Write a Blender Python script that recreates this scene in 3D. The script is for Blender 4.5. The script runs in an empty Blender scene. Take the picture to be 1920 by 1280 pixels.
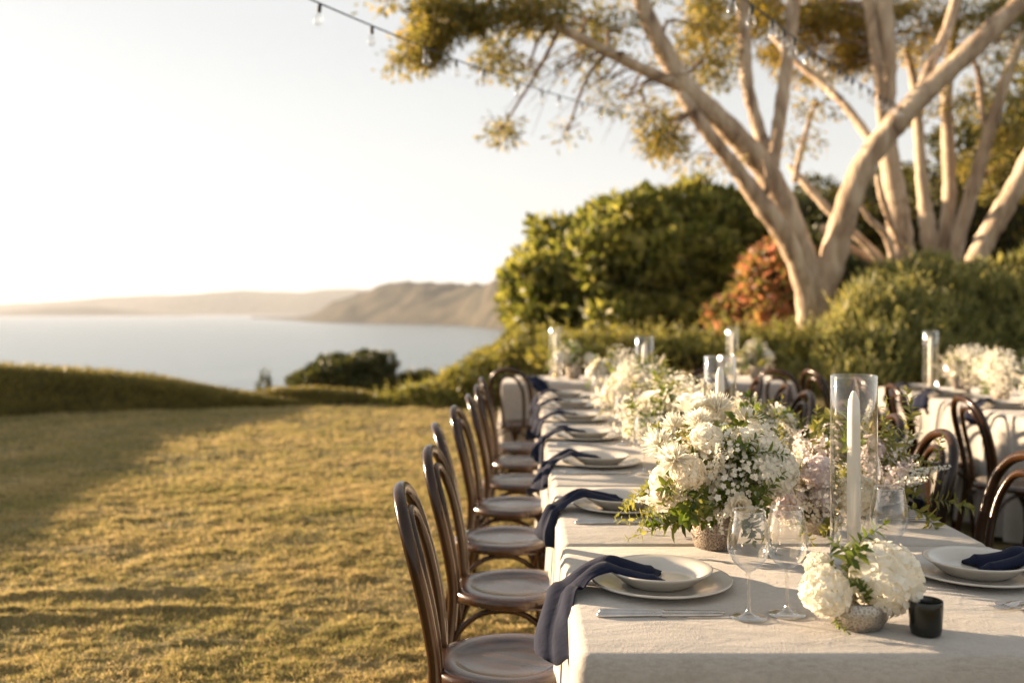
import bpy, math, random
import numpy as np
from mathutils import Vector, Matrix, Euler

PI = math.pi
R = math.radians
rng = np.random.default_rng(7)
random.seed(7)
scn = bpy.context.scene
COL = scn.collection

# ------------------------------------------------------------------ camera, sky, sun, exposure
F = 1867.0            # focal length in photo pixels (1920 wide)
VX, VY = 985.0, 582.0  # where the level, straight-ahead axis meets the photo
CAMZ = 1.35
cam_d = bpy.data.cameras.new('camera')
cam = bpy.data.objects.new('camera', cam_d)
COL.objects.link(cam)
cam.location = (0, 0, CAMZ)
cam.rotation_euler = (R(90), 0, 0)
cam_d.sensor_width = 36
cam_d.lens = F / 1920 * 36
cam_d.shift_x = -(VX - 960) / 1920
cam_d.shift_y = -(640 - VY) / 1920
cam_d.clip_start = 0.05
cam_d.clip_end = 40000
cam_d.dof.use_dof = True
cam_d.dof.focus_distance = 2.3
cam_d.dof.aperture_fstop = 2.3
scn.camera = cam

SUN_EL = R(9.5)
SUN_AZ = R(62)        # left of the view axis
sun_dir = Vector((-math.sin(SUN_AZ) * math.cos(SUN_EL), math.cos(SUN_AZ) * math.cos(SUN_EL), math.sin(SUN_EL)))
w = bpy.data.worlds.new('World')
scn.world = w
w.use_nodes = True
nt = w.node_tree
sky = nt.nodes.new('ShaderNodeTexSky')
sky.sky_type = 'NISHITA'
sky.sun_disc = False
sky.sun_elevation = SUN_EL
sky.sun_rotation = -SUN_AZ
sky.air_density = 1.3
sky.dust_density = 0.6
sky.ozone_density = 1.0
hsv = nt.nodes.new('ShaderNodeHueSaturation')
hsv.inputs['Saturation'].default_value = 0.24
bg = nt.nodes['Background']
bg.inputs['Strength'].default_value = 0.12
gam = nt.nodes.new('ShaderNodeGamma')
gam.inputs['Gamma'].default_value = 0.42
nt.links.new(sky.outputs[0], gam.inputs[0])
nt.links.new(gam.outputs[0], hsv.inputs['Color'])
nt.links.new(hsv.outputs[0], bg.inputs[0])

sl = bpy.data.lights.new('sun', 'SUN')
sl.energy = 5.0
sl.color = (1.0, 0.745, 0.49)
sl.angle = R(0.6)
so = bpy.data.objects.new('sun', sl)
COL.objects.link(so)
so.rotation_euler = sun_dir.to_track_quat('Z', 'Y').to_euler()
so.location = (-20, 10, 20)

scn.view_settings.view_transform = 'Standard'
scn.view_settings.look = 'None'
scn.view_settings.gamma = 1
scn.view_settings.exposure = 2.08
scn.view_settings.use_curve_mapping = False
cy = scn.cycles
cy.use_denoising = True
cy.max_bounces = 10
cy.diffuse_bounces = 3
cy.glossy_bounces = 6
cy.transmission_bounces = 6
cy.transparent_max_bounces = 32
cy.volume_bounces = 0
cy.caustics_reflective = False
cy.caustics_refractive = False
cy.use_light_tree = True
cy.sample_clamp_indirect = 6.0
try:
    cy.denoiser = 'OPENIMAGEDENOISE'
    cy.denoising_input_passes = 'RGB_ALBEDO_NORMAL'
except Exception:
    pass


# ------------------------------------------------------------------ helpers
def at(px, py, d):
    return Vector(((px - VX) * d / F, d, CAMZ - (py - VY) * d / F))


def smooth(t):
    t = np.clip(t, 0, 1)
    return t * t * (3 - 2 * t)


_lat = np.random.default_rng(3).random((256, 256))


def vnoise(x, y):
    xi = np.floor(x).astype(int)
    yi = np.floor(y).astype(int)
    fx = x - xi
    fy = y - yi
    fx = fx * fx * (3 - 2 * fx)
    fy = fy * fy * (3 - 2 * fy)
    a = _lat[xi & 255, yi & 255]
    b = _lat[(xi + 1) & 255, yi & 255]
    c = _lat[xi & 255, (yi + 1) & 255]
    d = _lat[(xi + 1) & 255, (yi + 1) & 255]
    return (a * (1 - fx) + b * fx) * (1 - fy) + (c * (1 - fx) + d * fx) * fy


def fbm(x, y, o=4, g=0.5):
    s, a, t = 0, 1, 0
    for k in range(o):
        s = s + a * vnoise(x * 2 ** k + 17.3 * k, y * 2 ** k + 5.1 * k)
        t += a
        a *= g
    return s / t


def np_mesh(name, V, T, mat=None, smooth_shade=False):
    V = np.asarray(V, np.float32)
    T = np.asarray(T, np.int32)
    k = T.shape[1]
    m = bpy.data.meshes.new(name)
    m.vertices.add(len(V))
    m.vertices.foreach_set('co', V.ravel())
    m.loops.add(T.size)
    m.loops.foreach_set('vertex_index', T.ravel())
    m.polygons.add(len(T))
    m.polygons.foreach_set('loop_start', np.arange(0, T.size, k, dtype=np.int32))
    if smooth_shade:
        m.polygons.foreach_set('use_smooth', np.ones(len(T), bool))
    m.update(calc_edges=True)
    if mat:
        m.materials.append(mat)
    return m


class MB:
    def __init__(s):
        s.v, s.f, s.mi = [], [], []

    def add(s, V, Fc, mi=0):
        o = len(s.v)
        s.v += [tuple(p) for p in V]
        s.f += [tuple(i + o for i in f) for f in Fc]
        s.mi += [mi] * len(Fc)

    def tube(s, P, rad, n=8, cap=True, mi=0, flat=1.0):
        P = [Vector(p) for p in P]
        if not hasattr(rad, '__len__'):
            rad = [rad] * len(P)
        o = len(s.v)
        up = None
        m = len(P)
        for i, p in enumerate(P):
            t = (P[min(i + 1, m - 1)] - P[max(i - 1, 0)]).normalized()
            if up is None:
                up = t.orthogonal().normalized()
            up = (up - t * up.dot(t))
            up = up.normalized() if up.length > 1e-6 else t.orthogonal().normalized()
            b = t.cross(up)
            for k in range(n):
                a = 2 * PI * k / n
                s.v.append(tuple(p + up * (math.cos(a) * rad[i]) + b * (math.sin(a) * rad[i] * flat)))
        nf = 0
        for i in range(m - 1):
            for k in range(n):
                a, b2 = o + i * n + k, o + i * n + (k + 1) % n
                s.f.append((a, b2, b2 + n, a + n))
                nf += 1
        if cap:
            s.f.append(tuple(o + k for k in range(n))[::-1])
            s.f.append(tuple(o + (m - 1) * n + k for k in range(n)))
            nf += 2
        s.mi += [mi] * nf

    def lathe(s, prof, n=32, c=(0, 0, 0), mi=0, closed=False):
        o = len(s.v)
        m = len(prof)
        for r, z in prof:
            for k in range(n):
                a = 2 * PI * k / n
                s.v.append((c[0] + max(r, 1e-5) * math.cos(a), c[1] + max(r, 1e-5) * math.sin(a), c[2] + z))
        nf = 0
        rr = range(m) if closed else range(m - 1)
        for i in rr:
            j = (i + 1) % m
            for k in range(n):
                k2 = (k + 1) % n
                s.f.append((o + i * n + k, o + i * n + k2, o + j * n + k2, o + j * n + k))
                nf += 1
        s.mi += [mi] * nf

    def box(s, lo, hi, mi=0):
        x0, y0, z0 = lo
        x1, y1, z1 = hi
        s.add([(x0, y0, z0), (x1, y0, z0), (x1, y1, z0), (x0, y1, z0), (x0, y0, z1), (x1, y0, z1), (x1, y1, z1), (x0, y1, z1)],
              [(3, 2, 1, 0), (4, 5, 6, 7), (0, 1, 5, 4), (1, 2, 6, 5), (2, 3, 7, 6), (3, 0, 4, 7)], mi)

    def mesh(s, name, mats, sm=True):
        m = bpy.data.meshes.new(name)
        m.from_pydata(s.v, [], s.f)
        if not isinstance(mats, (list, tuple)):
            mats = [mats]
        for x in mats:
            m.materials.append(x)
        m.polygons.foreach_set('material_index', np.array(s.mi, np.int32))
        if sm:
            m.polygons.foreach_set('use_smooth', np.ones(len(s.f), bool))
        m.update()
        return m


def obj(name, mesh, parent=None, loc=(0, 0, 0), rot=(0, 0, 0), sc=1.0, **props):
    o = bpy.data.objects.new(name, mesh)
    COL.objects.link(o)
    o.parent = parent
    o.location = loc
    o.rotation_euler = rot
    o.scale = (sc, sc, sc) if not hasattr(sc, '__len__') else sc
    for k, v in props.items():
        o[k] = v
    return o


def thing(name, label, cat, group=None, loc=(0, 0, 0), rotz=0.0, mesh=None, rot=None):
    o = obj(name, mesh, None, loc, rot if rot is not None else (0, 0, rotz))
    o['label'] = label
    o['category'] = cat
    if group:
        o['group'] = group
    return o


def copy_thing(root, loc, rot, label, group=None):
    c = root.copy()
    COL.objects.link(c)
    c.location = loc
    c.rotation_euler = rot
    c['label'] = label
    if group:
        c['group'] = group
    for ch in root.children:
        d = ch.copy()
        COL.objects.link(d)
        d.parent = c
        for g in ch.children:
            e = g.copy()
            COL.objects.link(e)
            e.parent = d
    return c


def spline(P, n):
    """Catmull-Rom through rows of P (any dimension), n samples."""
    P = np.asarray(P, float)
    m = len(P)
    if m == 2:
        t = np.linspace(0, 1, n)[:, None]
        return P[0] * (1 - t) + P[1] * t
    Q = np.vstack([2 * P[0] - P[1], P, 2 * P[-1] - P[-2]])
    out = []
    for u in np.linspace(0, m - 1 - 1e-9, n):
        i = int(u)
        t = u - i
        a, b, c, d = Q[i], Q[i + 1], Q[i + 2], Q[i + 3]
        out.append(0.5 * (2 * b + (c - a) * t + (2 * a - 5 * b + 4 * c - d) * t * t + (3 * b - a - 3 * c + d) * t ** 3))
    return np.array(out)


def leaf_mesh(name, P, D, N, L, W, mat, fold=0.25):
    n = len(P)
    D = D / (np.linalg.norm(D, axis=1, keepdims=True) + 1e-9)
    S = np.cross(D, N)
    S /= (np.linalg.norm(S, axis=1, keepdims=True) + 1e-9)
    U = np.cross(S, D)
    L = np.broadcast_to(L, (n,))[:, None]
    W = np.broadcast_to(W, (n,))[:, None]
    mid = P + D * L * 0.45
    V = np.stack([P, mid + S * W * 0.5 + U * W * fold, P + D * L, mid - S * W * 0.5 + U * W * fold], 1).reshape(-1, 3)
    b = (np.arange(n) * 4)[:, None]
    T = np.concatenate([b + np.array([0, 2, 1]), b + np.array([0, 3, 2])], 0)
    return np_mesh(name, V, T, mat)


def rand_dirs(n, r=rng):
    v = r.normal(size=(n, 3))
    return v / np.linalg.norm(v, axis=1, keepdims=True)


# ------------------------------------------------------------------ materials
def new_mat(name):
    m = bpy.data.materials.new(name)
    m.use_nodes = True
    t = m.node_tree
    return m, t, t.nodes['Principled BSDF'], t.nodes['Material Output']


def nd(t, typ, **kw):
    n = t.nodes.new(typ)
    for k, v in kw.items():
        if k in n.inputs:
            n.inputs[k].default_value = v
        else:
            setattr(n, k, v)
    return n


def ramp(t, stops):
    r = t.nodes.new('ShaderNodeValToRGB')
    e = r.color_ramp.elements
    while len(e) > 1:
        e.remove(e[-1])
    e[0].position, e[0].color = stops[0][0], (*stops[0][1], 1)
    for p, c in stops[1:]:
        x = e.new(p)
        x.color = (*c, 1)
    return r


def coords(t, which='Object', scale=(1, 1, 1)):
    tc = t.nodes.new('ShaderNodeTexCoord')
    mp = t.nodes.new('ShaderNodeMapping')
    mp.inputs['Scale'].default_value = scale
    t.links.new(tc.outputs[which], mp.inputs[0])
    return mp.outputs[0]


def noisy(name, c1, c2, scale=5, rough=0.6, bump=0.0, bscale=50, detail=4, stretch=(1, 1, 1), spec=0.5, coat=0.0, metallic=0.0, lo=0.35, hi=0.65, rvar=0.0):
    m, t, p, o = new_mat(name)
    co = coords(t, 'Object', stretch)
    n = nd(t, 'ShaderNodeTexNoise', Scale=scale, Detail=detail)
    t.links.new(co, n.inputs['Vector'])
    r = ramp(t, [(lo, c1), (hi, c2)])
    t.links.new(n.outputs['Fac'], r.inputs[0])
    t.links.new(r.outputs[0], p.inputs['Base Color'])
    p.inputs['Roughness'].default_value = rough
    p.inputs['Specular IOR Level'].default_value = spec
    p.inputs['Coat Weight'].default_value = coat
    p.inputs['Coat Roughness'].default_value = 0.15
    p.inputs['Metallic'].default_value = metallic
    if rvar:
        mr = nd(t, 'ShaderNodeMapRange')
        mr.inputs['To Min'].default_value = rough - rvar
        mr.inputs['To Max'].default_value = rough + rvar
        t.links.new(n.outputs['Fac'], mr.inputs[0])
        t.links.new(mr.outputs[0], p.inputs['Roughness'])
    if bump:
        n2 = nd(t, 'ShaderNodeTexNoise', Scale=bscale, Detail=3)
        t.links.new(co, n2.inputs['Vector'])
        b = nd(t, 'ShaderNodeBump', Strength=bump, Distance=0.01)
        t.links.new(n2.outputs['Fac'], b.inputs['Height'])
        t.links.new(b.outputs[0], p.inputs['Normal'])
    return m


def leafy(name, stops, transl=0.4, rough=0.5, spec=0.4, scale=1.2, isl=0.6):
    """Leaf colour varies from leaf to leaf and from one patch of the plant to another; light passes through."""
    m, t, p, o = new_mat(name)
    g = t.nodes.new('ShaderNodeNewGeometry')
    co = coords(t, 'Object')
    n = nd(t, 'ShaderNodeTexNoise', Scale=scale, Detail=2)
    t.links.new(co, n.inputs['Vector'])
    mx = nd(t, 'ShaderNodeMix')
    mx.inputs[0].default_value = isl
    t.links.new(n.outputs['Fac'], mx.inputs[2])
    t.links.new(g.outputs['Random Per Island'], mx.inputs[3])
    r = ramp(t, stops)
    t.links.new(mx.outputs[0], r.inputs[0])
    t.links.new(r.outputs[0], p.inputs['Base Color'])
    p.inputs['Roughness'].default_value = rough
    p.inputs['Specular IOR Level'].default_value = spec
    tr = t.nodes.new('ShaderNodeBsdfTranslucent')
    hs = nd(t, 'ShaderNodeHueSaturation')
    hs.inputs['Value'].default_value = 1.5
    hs.inputs['Saturation'].default_value = 1.1
    t.links.new(r.outputs[0], hs.inputs['Color'])
    t.links.new(hs.outputs[0], tr.inputs[0])
    ms = t.nodes.new('ShaderNodeMixShader')
    ms.inputs[0].default_value = transl
    t.links.new(p.outputs[0], ms.inputs[1])
    t.links.new(tr.outputs[0], ms.inputs[2])
    t.links.new(ms.outputs[0], o.inputs[0])
    return m


def thin_glass(name, tint=(0.93, 0.925, 0.91), rough=0.06, ior=1.5, edge=0.3):
    """Thin-walled glass: clear straight on, reflecting and slightly denser at grazing angles."""
    m, t, p, o = new_mat(name)
    t.nodes.remove(p)
    tr = t.nodes.new('ShaderNodeBsdfTransparent')
    lw = nd(t, 'ShaderNodeLayerWeight', Blend=0.5)
    r = ramp(t, [(0.0, tint), (0.8, tint), (1.0, tuple(c * (1 - edge) for c in tint))])
    t.links.new(lw.outputs['Facing'], r.inputs[0])
    t.links.new(r.outputs[0], tr.inputs[0])
    gl = nd(t, 'ShaderNodeBsdfGlossy', Roughness=rough)
    gl.inputs['Color'].default_value = (1, 1, 1, 1)
    pw = nd(t, 'ShaderNodeMath', operation='POWER')
    pw.inputs[1].default_value = 1.9
    t.links.new(lw.outputs['Facing'], pw.inputs[0])
    mu = nd(t, 'ShaderNodeMath', operation='MULTIPLY_ADD')
    mu.inputs[1].default_value = 1.0
    mu.inputs[2].default_value = 0.075
    mu.use_clamp = True
    t.links.new(pw.outputs[0], mu.inputs[0])
    ms = t.nodes.new('ShaderNodeMixShader')
    t.links.new(mu.outputs[0], ms.inputs[0])
    t.links.new(tr.outputs[0], ms.inputs[1])
    t.links.new(gl.outputs[0], ms.inputs[2])
    t.links.new(ms.outputs[0], o.inputs[0])
    return m


def cloth_mat(name, c1, c2, weave=520.0, bump=0.25, sheen=0.2, wrinkle=0.35):
    m, t, p, o = new_mat(name)
    co = coords(t, 'Object')
    n = nd(t, 'ShaderNodeTexNoise', Scale=6.0, Detail=5)
    t.links.new(co, n.inputs['Vector'])
    ca = coords(t, 'Object', (weave * 0.12, weave, weave * 0.12))
    cb = coords(t, 'Object', (weave, weave * 0.12, weave))
    na = nd(t, 'ShaderNodeTexNoise', Scale=1.0, Detail=2)
    nb = nd(t, 'ShaderNodeTexNoise', Scale=1.0, Detail=2)
    t.links.new(ca, na.inputs['Vector'])
    t.links.new(cb, nb.inputs['Vector'])
    ad = nd(t, 'ShaderNodeMath', operation='ADD')
    t.links.new(na.outputs['Fac'], ad.inputs[0])
    t.links.new(nb.outputs['Fac'], ad.inputs[1])
    mx = nd(t, 'ShaderNodeMath', operation='MULTIPLY_ADD')
    mx.inputs[1].default_value = 0.35
    t.links.new(ad.outputs[0], mx.inputs[0])
    sc = nd(t, 'ShaderNodeMath', operation='MULTIPLY')
    sc.inputs[1].default_value = 0.3
    t.links.new(n.outputs['Fac'], sc.inputs[0])
    t.links.new(sc.outputs[0], mx.inputs[2])
    r = ramp(t, [(0.38, c1), (0.62, c2)])
    t.links.new(mx.outputs[0], r.inputs[0])
    t.links.new(r.outputs[0], p.inputs['Base Color'])
    p.inputs['Roughness'].default_value = 0.9
    p.inputs['Specular IOR Level'].default_value = 0.15
    p.inputs['Sheen Weight'].default_value = sheen
    cw = coords(t, 'Object', (2.2, 5.0, 3.0))
    nw = nd(t, 'ShaderNodeTexNoise', Scale=1.6, Detail=4, Roughness=0.55, Distortion=1.2)
    t.links.new(cw, nw.inputs['Vector'])
    b0 = nd(t, 'ShaderNodeBump', Strength=wrinkle, Distance=0.02)
    t.links.new(nw.outputs['Fac'], b0.inputs['Height'])
    b = nd(t, 'ShaderNodeBump', Strength=bump, Distance=0.002)
    t.links.new(ad.outputs[0], b.inputs['Height'])
    t.links.new(b0.outputs[0], b.inputs['Normal'])
    t.links.new(b.outputs[0], p.inputs['Normal'])
    return m


M = {}
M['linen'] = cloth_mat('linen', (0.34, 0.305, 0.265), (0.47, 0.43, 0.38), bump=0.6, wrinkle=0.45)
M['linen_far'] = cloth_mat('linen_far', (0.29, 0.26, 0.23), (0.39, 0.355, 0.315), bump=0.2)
M['navy'] = cloth_mat('navy_linen', (0.004, 0.007, 0.021), (0.008, 0.012, 0.033), weave=700, bump=0.3, sheen=0.06)
M['porcelain'] = noisy('porcelain', (0.46, 0.425, 0.37), (0.53, 0.49, 0.43), scale=12, rough=0.22, spec=0.5, coat=0.3)
M['silver'] = noisy('silver', (0.42, 0.39, 0.36), (0.55, 0.51, 0.47), scale=30, rough=0.14, metallic=1.0)
M['glass'] = thin_glass('clear_glass')
M['tube_glass'] = thin_glass('hurricane_glass', (0.97, 0.97, 0.96), edge=0.3)
M['wax'] = noisy('candle_wax', (0.78, 0.72, 0.62), (0.82, 0.77, 0.68), scale=8, rough=0.45)
M['wax'].node_tree.nodes['Principled BSDF'].inputs['Subsurface Weight'].default_value = 0.3
M['wax'].node_tree.nodes['Principled BSDF'].inputs['Subsurface Radius'].default_value = (0.01, 0.006, 0.003)
M['wick'] = noisy('wick', (0.03, 0.025, 0.02), (0.06, 0.05, 0.04), scale=50, rough=0.9)
M['brass'] = noisy('brass', (0.5, 0.36, 0.16), (0.6, 0.45, 0.22), scale=30, rough=0.3, metallic=1.0)
M['wood'] = noisy('dark_bentwood', (0.009, 0.004, 0.002), (0.042, 0.017, 0.005), scale=9, rough=0.2, detail=6, stretch=(1, 1, 0.12), spec=0.35, coat=0.0, bump=0.05, bscale=120, rvar=0.06)
M['seatwood'] = noisy('worn_seat', (0.010, 0.0045, 0.003), (0.062, 0.026, 0.011), scale=7, rough=0.24, detail=7, stretch=(1, 4, 1), spec=0.5, coat=0.28, bump=0.03, bscale=90, rvar=0.12, lo=0.3, hi=0.72)
M['tabletop'] = noisy('trestle_ply', (0.25, 0.17, 0.09), (0.33, 0.23, 0.13), scale=6, stretch=(1, 6, 1))
M['metal_leg'] = noisy('grey_steel', (0.2, 0.2, 0.2), (0.28, 0.28, 0.28), scale=20, rough=0.4, metallic=0.8)
M['cord'] = noisy('black_cord', (0.012, 0.016, 0.017), (0.022, 0.028, 0.03), scale=40, rough=0.6)
M['votive'] = thin_glass('smoked_glass', (0.10, 0.10, 0.085), edge=0.6)
# petals
M['petal'] = leafy('white_petal', [(0.2, (0.70, 0.66, 0.56)), (0.5, (0.78, 0.75, 0.66)), (0.85, (0.82, 0.79, 0.72))], transl=0.35, rough=0.6, spec=0.2, scale=18, isl=0.6)
M['petal_cream'] = leafy('cream_petal', [(0.2, (0.70, 0.63, 0.49)), (0.5, (0.78, 0.72, 0.60)), (0.85, (0.83, 0.79, 0.69))], transl=0.35, rough=0.6, spec=0.2, scale=14)
M['petal_mauve'] = leafy('mauve_petal', [(0.2, (0.54, 0.45, 0.46)), (0.5, (0.70, 0.62, 0.59)), (0.85, (0.80, 0.75, 0.70))], transl=0.3, rough=0.6, spec=0.2, scale=14)
M['centre'] = leafy('flower_centre', [(0.3, (0.35, 0.36, 0.08)), (0.7, (0.55, 0.5, 0.14))], transl=0.1, scale=30)
M['sprig'] = leafy('bouquet_leaf', [(0.15, (0.04, 0.07, 0.012)), (0.5, (0.11, 0.145, 0.025)), (0.85, (0.22, 0.24, 0.05))], transl=0.4, scale=10, rough=0.4)
M['sprig_pale'] = leafy('bouquet_leaf_pale', [(0.15, (0.09, 0.105, 0.025)), (0.5, (0.20, 0.195, 0.045)), (0.85, (0.34, 0.30, 0.085))], transl=0.4, scale=10, rough=0.4)
M['stem'] = noisy('green_stem', (0.06, 0.08, 0.02), (0.11, 0.13, 0.04), scale=30)
# trees
M['olive'] = leafy('dense_shrub_leaf', [(0.15, (0.035, 0.045, 0.008)), (0.42, (0.13, 0.14, 0.032)), (0.6, (0.24, 0.23, 0.058)), (0.85, (0.38, 0.33, 0.10))], transl=0.5, scale=1.6, isl=0.5)
M['gum'] = leafy('gum_leaf', [(0.15, (0.04, 0.045, 0.014)), (0.40, (0.14, 0.13, 0.034)), (0.62, (0.25, 0.20, 0.05)), (0.85, (0.40, 0.28, 0.075))], transl=0.5, scale=0.9, isl=0.5)
M['gum_gold'] = leafy('gum_leaf_gold', [(0.15, (0.05, 0.045, 0.012)), (0.42, (0.18, 0.145, 0.03)), (0.62, (0.31, 0.22, 0.045)), (0.85, (0.46, 0.30, 0.065))], transl=0.5, scale=0.9, isl=0.5)
M['rust'] = leafy('rust_leaf', [(0.20, (0.09, 0.095, 0.025)), (0.42, (0.17, 0.15, 0.045)), (0.55, (0.28, 0.16, 0.065)), (0.70, (0.38, 0.16, 0.10)), (0.88, (0.45, 0.28, 0.19))], transl=0.5, scale=1.6, isl=0.5)
M['lance'] = leafy('lance_leaf', [(0.15, (0.05, 0.06, 0.018)), (0.42, (0.18, 0.185, 0.06)), (0.65, (0.31, 0.28, 0.095)), (0.88, (0.45, 0.38, 0.14))], transl=0.4, scale=1.2, isl=0.5)
M['dark_tree'] = leafy('dark_tree_leaf', [(0.15, (0.02, 0.026, 0.008)), (0.5, (0.06, 0.06, 0.012)), (0.7, (0.13, 0.10, 0.02)), (0.9, (0.24, 0.16, 0.03))], transl=0.35, scale=0.6, isl=0.4)
M['coast'] = leafy('coastal_leaf', [(0.15, (0.025, 0.035, 0.012)), (0.5, (0.055, 0.06, 0.018)), (0.85, (0.11, 0.10, 0.03))], transl=0.3, scale=0.8)
M['scrub'] = leafy('scrub_leaf', [(0.15, (0.08, 0.085, 0.02)), (0.45, (0.20, 0.19, 0.045)), (0.7, (0.31, 0.265, 0.075)), (0.92, (0.42, 0.34, 0.12))], transl=0.35, scale=1.4, isl=0.45)
M['hedge'] = leafy('hedge_leaf', [(0.15, (0.09, 0.08, 0.022)), (0.5, (0.20, 0.165, 0.045)), (0.85, (0.34, 0.27, 0.08))], transl=0.25, scale=1.5)
M['blade'] = leafy('grass_blade', [(0.18, (0.14, 0.165, 0.05)), (0.38, (0.29, 0.26, 0.10)), (0.58, (0.46, 0.355, 0.17)), (0.85, (0.64, 0.50, 0.29))], transl=0.3, scale=1.1, isl=0.45, rough=0.7, spec=0.15)
M['core'] = noisy('shade_core_dark', (0.018, 0.016, 0.007), (0.035, 0.03, 0.012), scale=6, rough=0.95, spec=0.1)  # near-black colour standing in for the shaded inside of shrubs


def bark(name, stops):
    m, t, p, o = new_mat(name)
    co = coords(t, 'Object', (2.2, 2.2, 0.5))
    n = nd(t, 'ShaderNodeTexNoise', Scale=2.2, Detail=6, Roughness=0.65, Distortion=0.6)
    t.links.new(co, n.inputs['Vector'])
    r = ramp(t, stops)
    t.links.new(n.outputs['Fac'], r.inputs[0])
    t.links.new(r.outputs[0], p.inputs['Base Color'])
    p.inputs['Roughness'].default_value = 0.75
    p.inputs['Specular IOR Level'].default_value = 0.25
    n2 = nd(t, 'ShaderNodeTexNoise', Scale=14.0, Detail=4)
    t.links.new(co, n2.inputs['Vector'])
    b = nd(t, 'ShaderNodeBump', Strength=0.6, Distance=0.04)
    t.links.new(n2.outputs['Fac'], b.inputs['Height'])
    t.links.new(b.outputs[0], p.inputs['Normal'])
    return m


M['bark'] = bark('gum_bark', [(0.33, (0.13, 0.085, 0.055)), (0.40, (0.28, 0.20, 0.135)), (0.50, (0.42, 0.315, 0.22)), (0.62, (0.56, 0.45, 0.33))])
M['bark_dark'] = bark('brown_bark', [(0.3, (0.10, 0.065, 0.04)), (0.5, (0.19, 0.125, 0.075)), (0.7, (0.30, 0.20, 0.125))])

# mercury glass and speckled pots
def speckle(name, c1, c2, c3, scale, metallic, rough, bump):
    m, t, p, o = new_mat(name)
    co = coords(t, 'Object')
    v = nd(t, 'ShaderNodeTexVoronoi', Scale=scale)
    v.feature = 'DISTANCE_TO_EDGE'
    n0 = nd(t, 'ShaderNodeTexNoise', Scale=scale * 0.5, Detail=3)
    t.links.new(co, n0.inputs['Vector'])
    mxv = nd(t, 'ShaderNodeMixRGB', blend_type='ADD')
    mxv.inputs[0].default_value = 0.012
    t.links.new(co, mxv.inputs[1])
    t.links.new(n0.outputs['Color'], mxv.inputs[2])
    t.links.new(mxv.outputs[0], v.inputs['Vector'])
    r = ramp(t, [(0.02, c3), (0.10, c1), (0.35, c2)])
    t.links.new(v.outputs['Distance'], r.inputs[0])
    t.links.new(r.outputs[0], p.inputs['Base Color'])
    p.inputs['Metallic'].default_value = metallic
    p.inputs['Roughness'].default_value = rough
    b = nd(t, 'ShaderNodeBump', Strength=bump, Distance=0.003, invert=True)
    t.links.new(v.outputs['Distance'], b.inputs['Height'])
    t.links.new(b.outputs[0], p.inputs['Normal'])
    return m


M['pot'] = speckle('textured_pot', (0.20, 0.155, 0.12), (0.11, 0.085, 0.07), (0.52, 0.44, 0.36), 190, 0.3, 0.4, 0.8)
M['mercury'] = speckle('mercury_glass', (0.36, 0.32, 0.27), (0.22, 0.19, 0.15), (0.5, 0.45, 0.38), 170, 0.75, 0.28, 0.4)

# ------------------------------------------------------------------ terrain
def gz(x, y):
    x = np.asarray(x, float)
    y = np.asarray(y, float)
    y0 = 15.2 + 34 * smooth((x - 0.5) / 7.0)
    drop = -29.0 * smooth((y - y0) / 34.0)
    rise = 1.6 * smooth((x - 5) / 16.0) * smooth((y - 9) / 12.0)
    return drop + rise


xs = np.concatenate([np.linspace(-60, -9, 30, endpoint=False), np.linspace(-9, 3.5, 330, endpoint=False), np.linspace(3.5, 12, 60, endpoint=False), np.linspace(12, 90, 40)])
ys = np.concatenate([np.linspace(-12, 3.2, 20, endpoint=False), 3.2 * np.exp(np.linspace(0, math.log(16.0 / 3.2), 330, endpoint=False)), np.linspace(16, 120, 90)])
XX, YY = np.meshgrid(xs, ys)


def lawn_bump(x, y):
    b = 0.026 * (fbm(x * 2.0, y * 2.6, 3) - 0.5) + 0.034 * (fbm(x * 6.5, y * 9.5, 3) - 0.5)
    b += 0.034 * (fbm(x * 16 + 40, y * 24, 2) - 0.5)
    # low narrow ridges added so their shadows streak the near left lawn
    for (cx, cy, lx, h) in ((-1.95, 4.72, 0.55, 0.036), (-1.95, 4.42, 0.6, 0.036), (-2.35, 4.28, 0.7, 0.034), (-2.6, 3.98, 0.5, 0.034), (-2.45, 3.72, 0.6, 0.022)):
        yy = y - cy - 0.10 * (x - cx) - 0.08 * (fbm(x * 3 + cx * 9, x * 0 + cy, 2) - 0.5)
        b += h * np.exp(-(yy / 0.024) ** 2) * np.exp(-((x - cx) / lx) ** 4) * (0.5 + fbm(x * 5, y * 5 + 9, 2))
    near = smooth((17 - y) / 3) * smooth((x + 12) / 2)
    return b * near


ZZ = gz(XX, YY) + lawn_bump(XX, YY) + (fbm(XX * 0.15, YY * 0.15, 3) - 0.5) * 1.2 * smooth((YY - 17) / 12)
nx, ny = len(xs), len(ys)
V = np.stack([XX, YY, ZZ], -1).reshape(-1, 3)
ii = np.arange(ny - 1)[:, None] * nx + np.arange(nx - 1)[None, :]
ii = ii.ravel()
T = np.stack([ii, ii + 1, ii + 1 + nx, ii + nx], 1)

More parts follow.
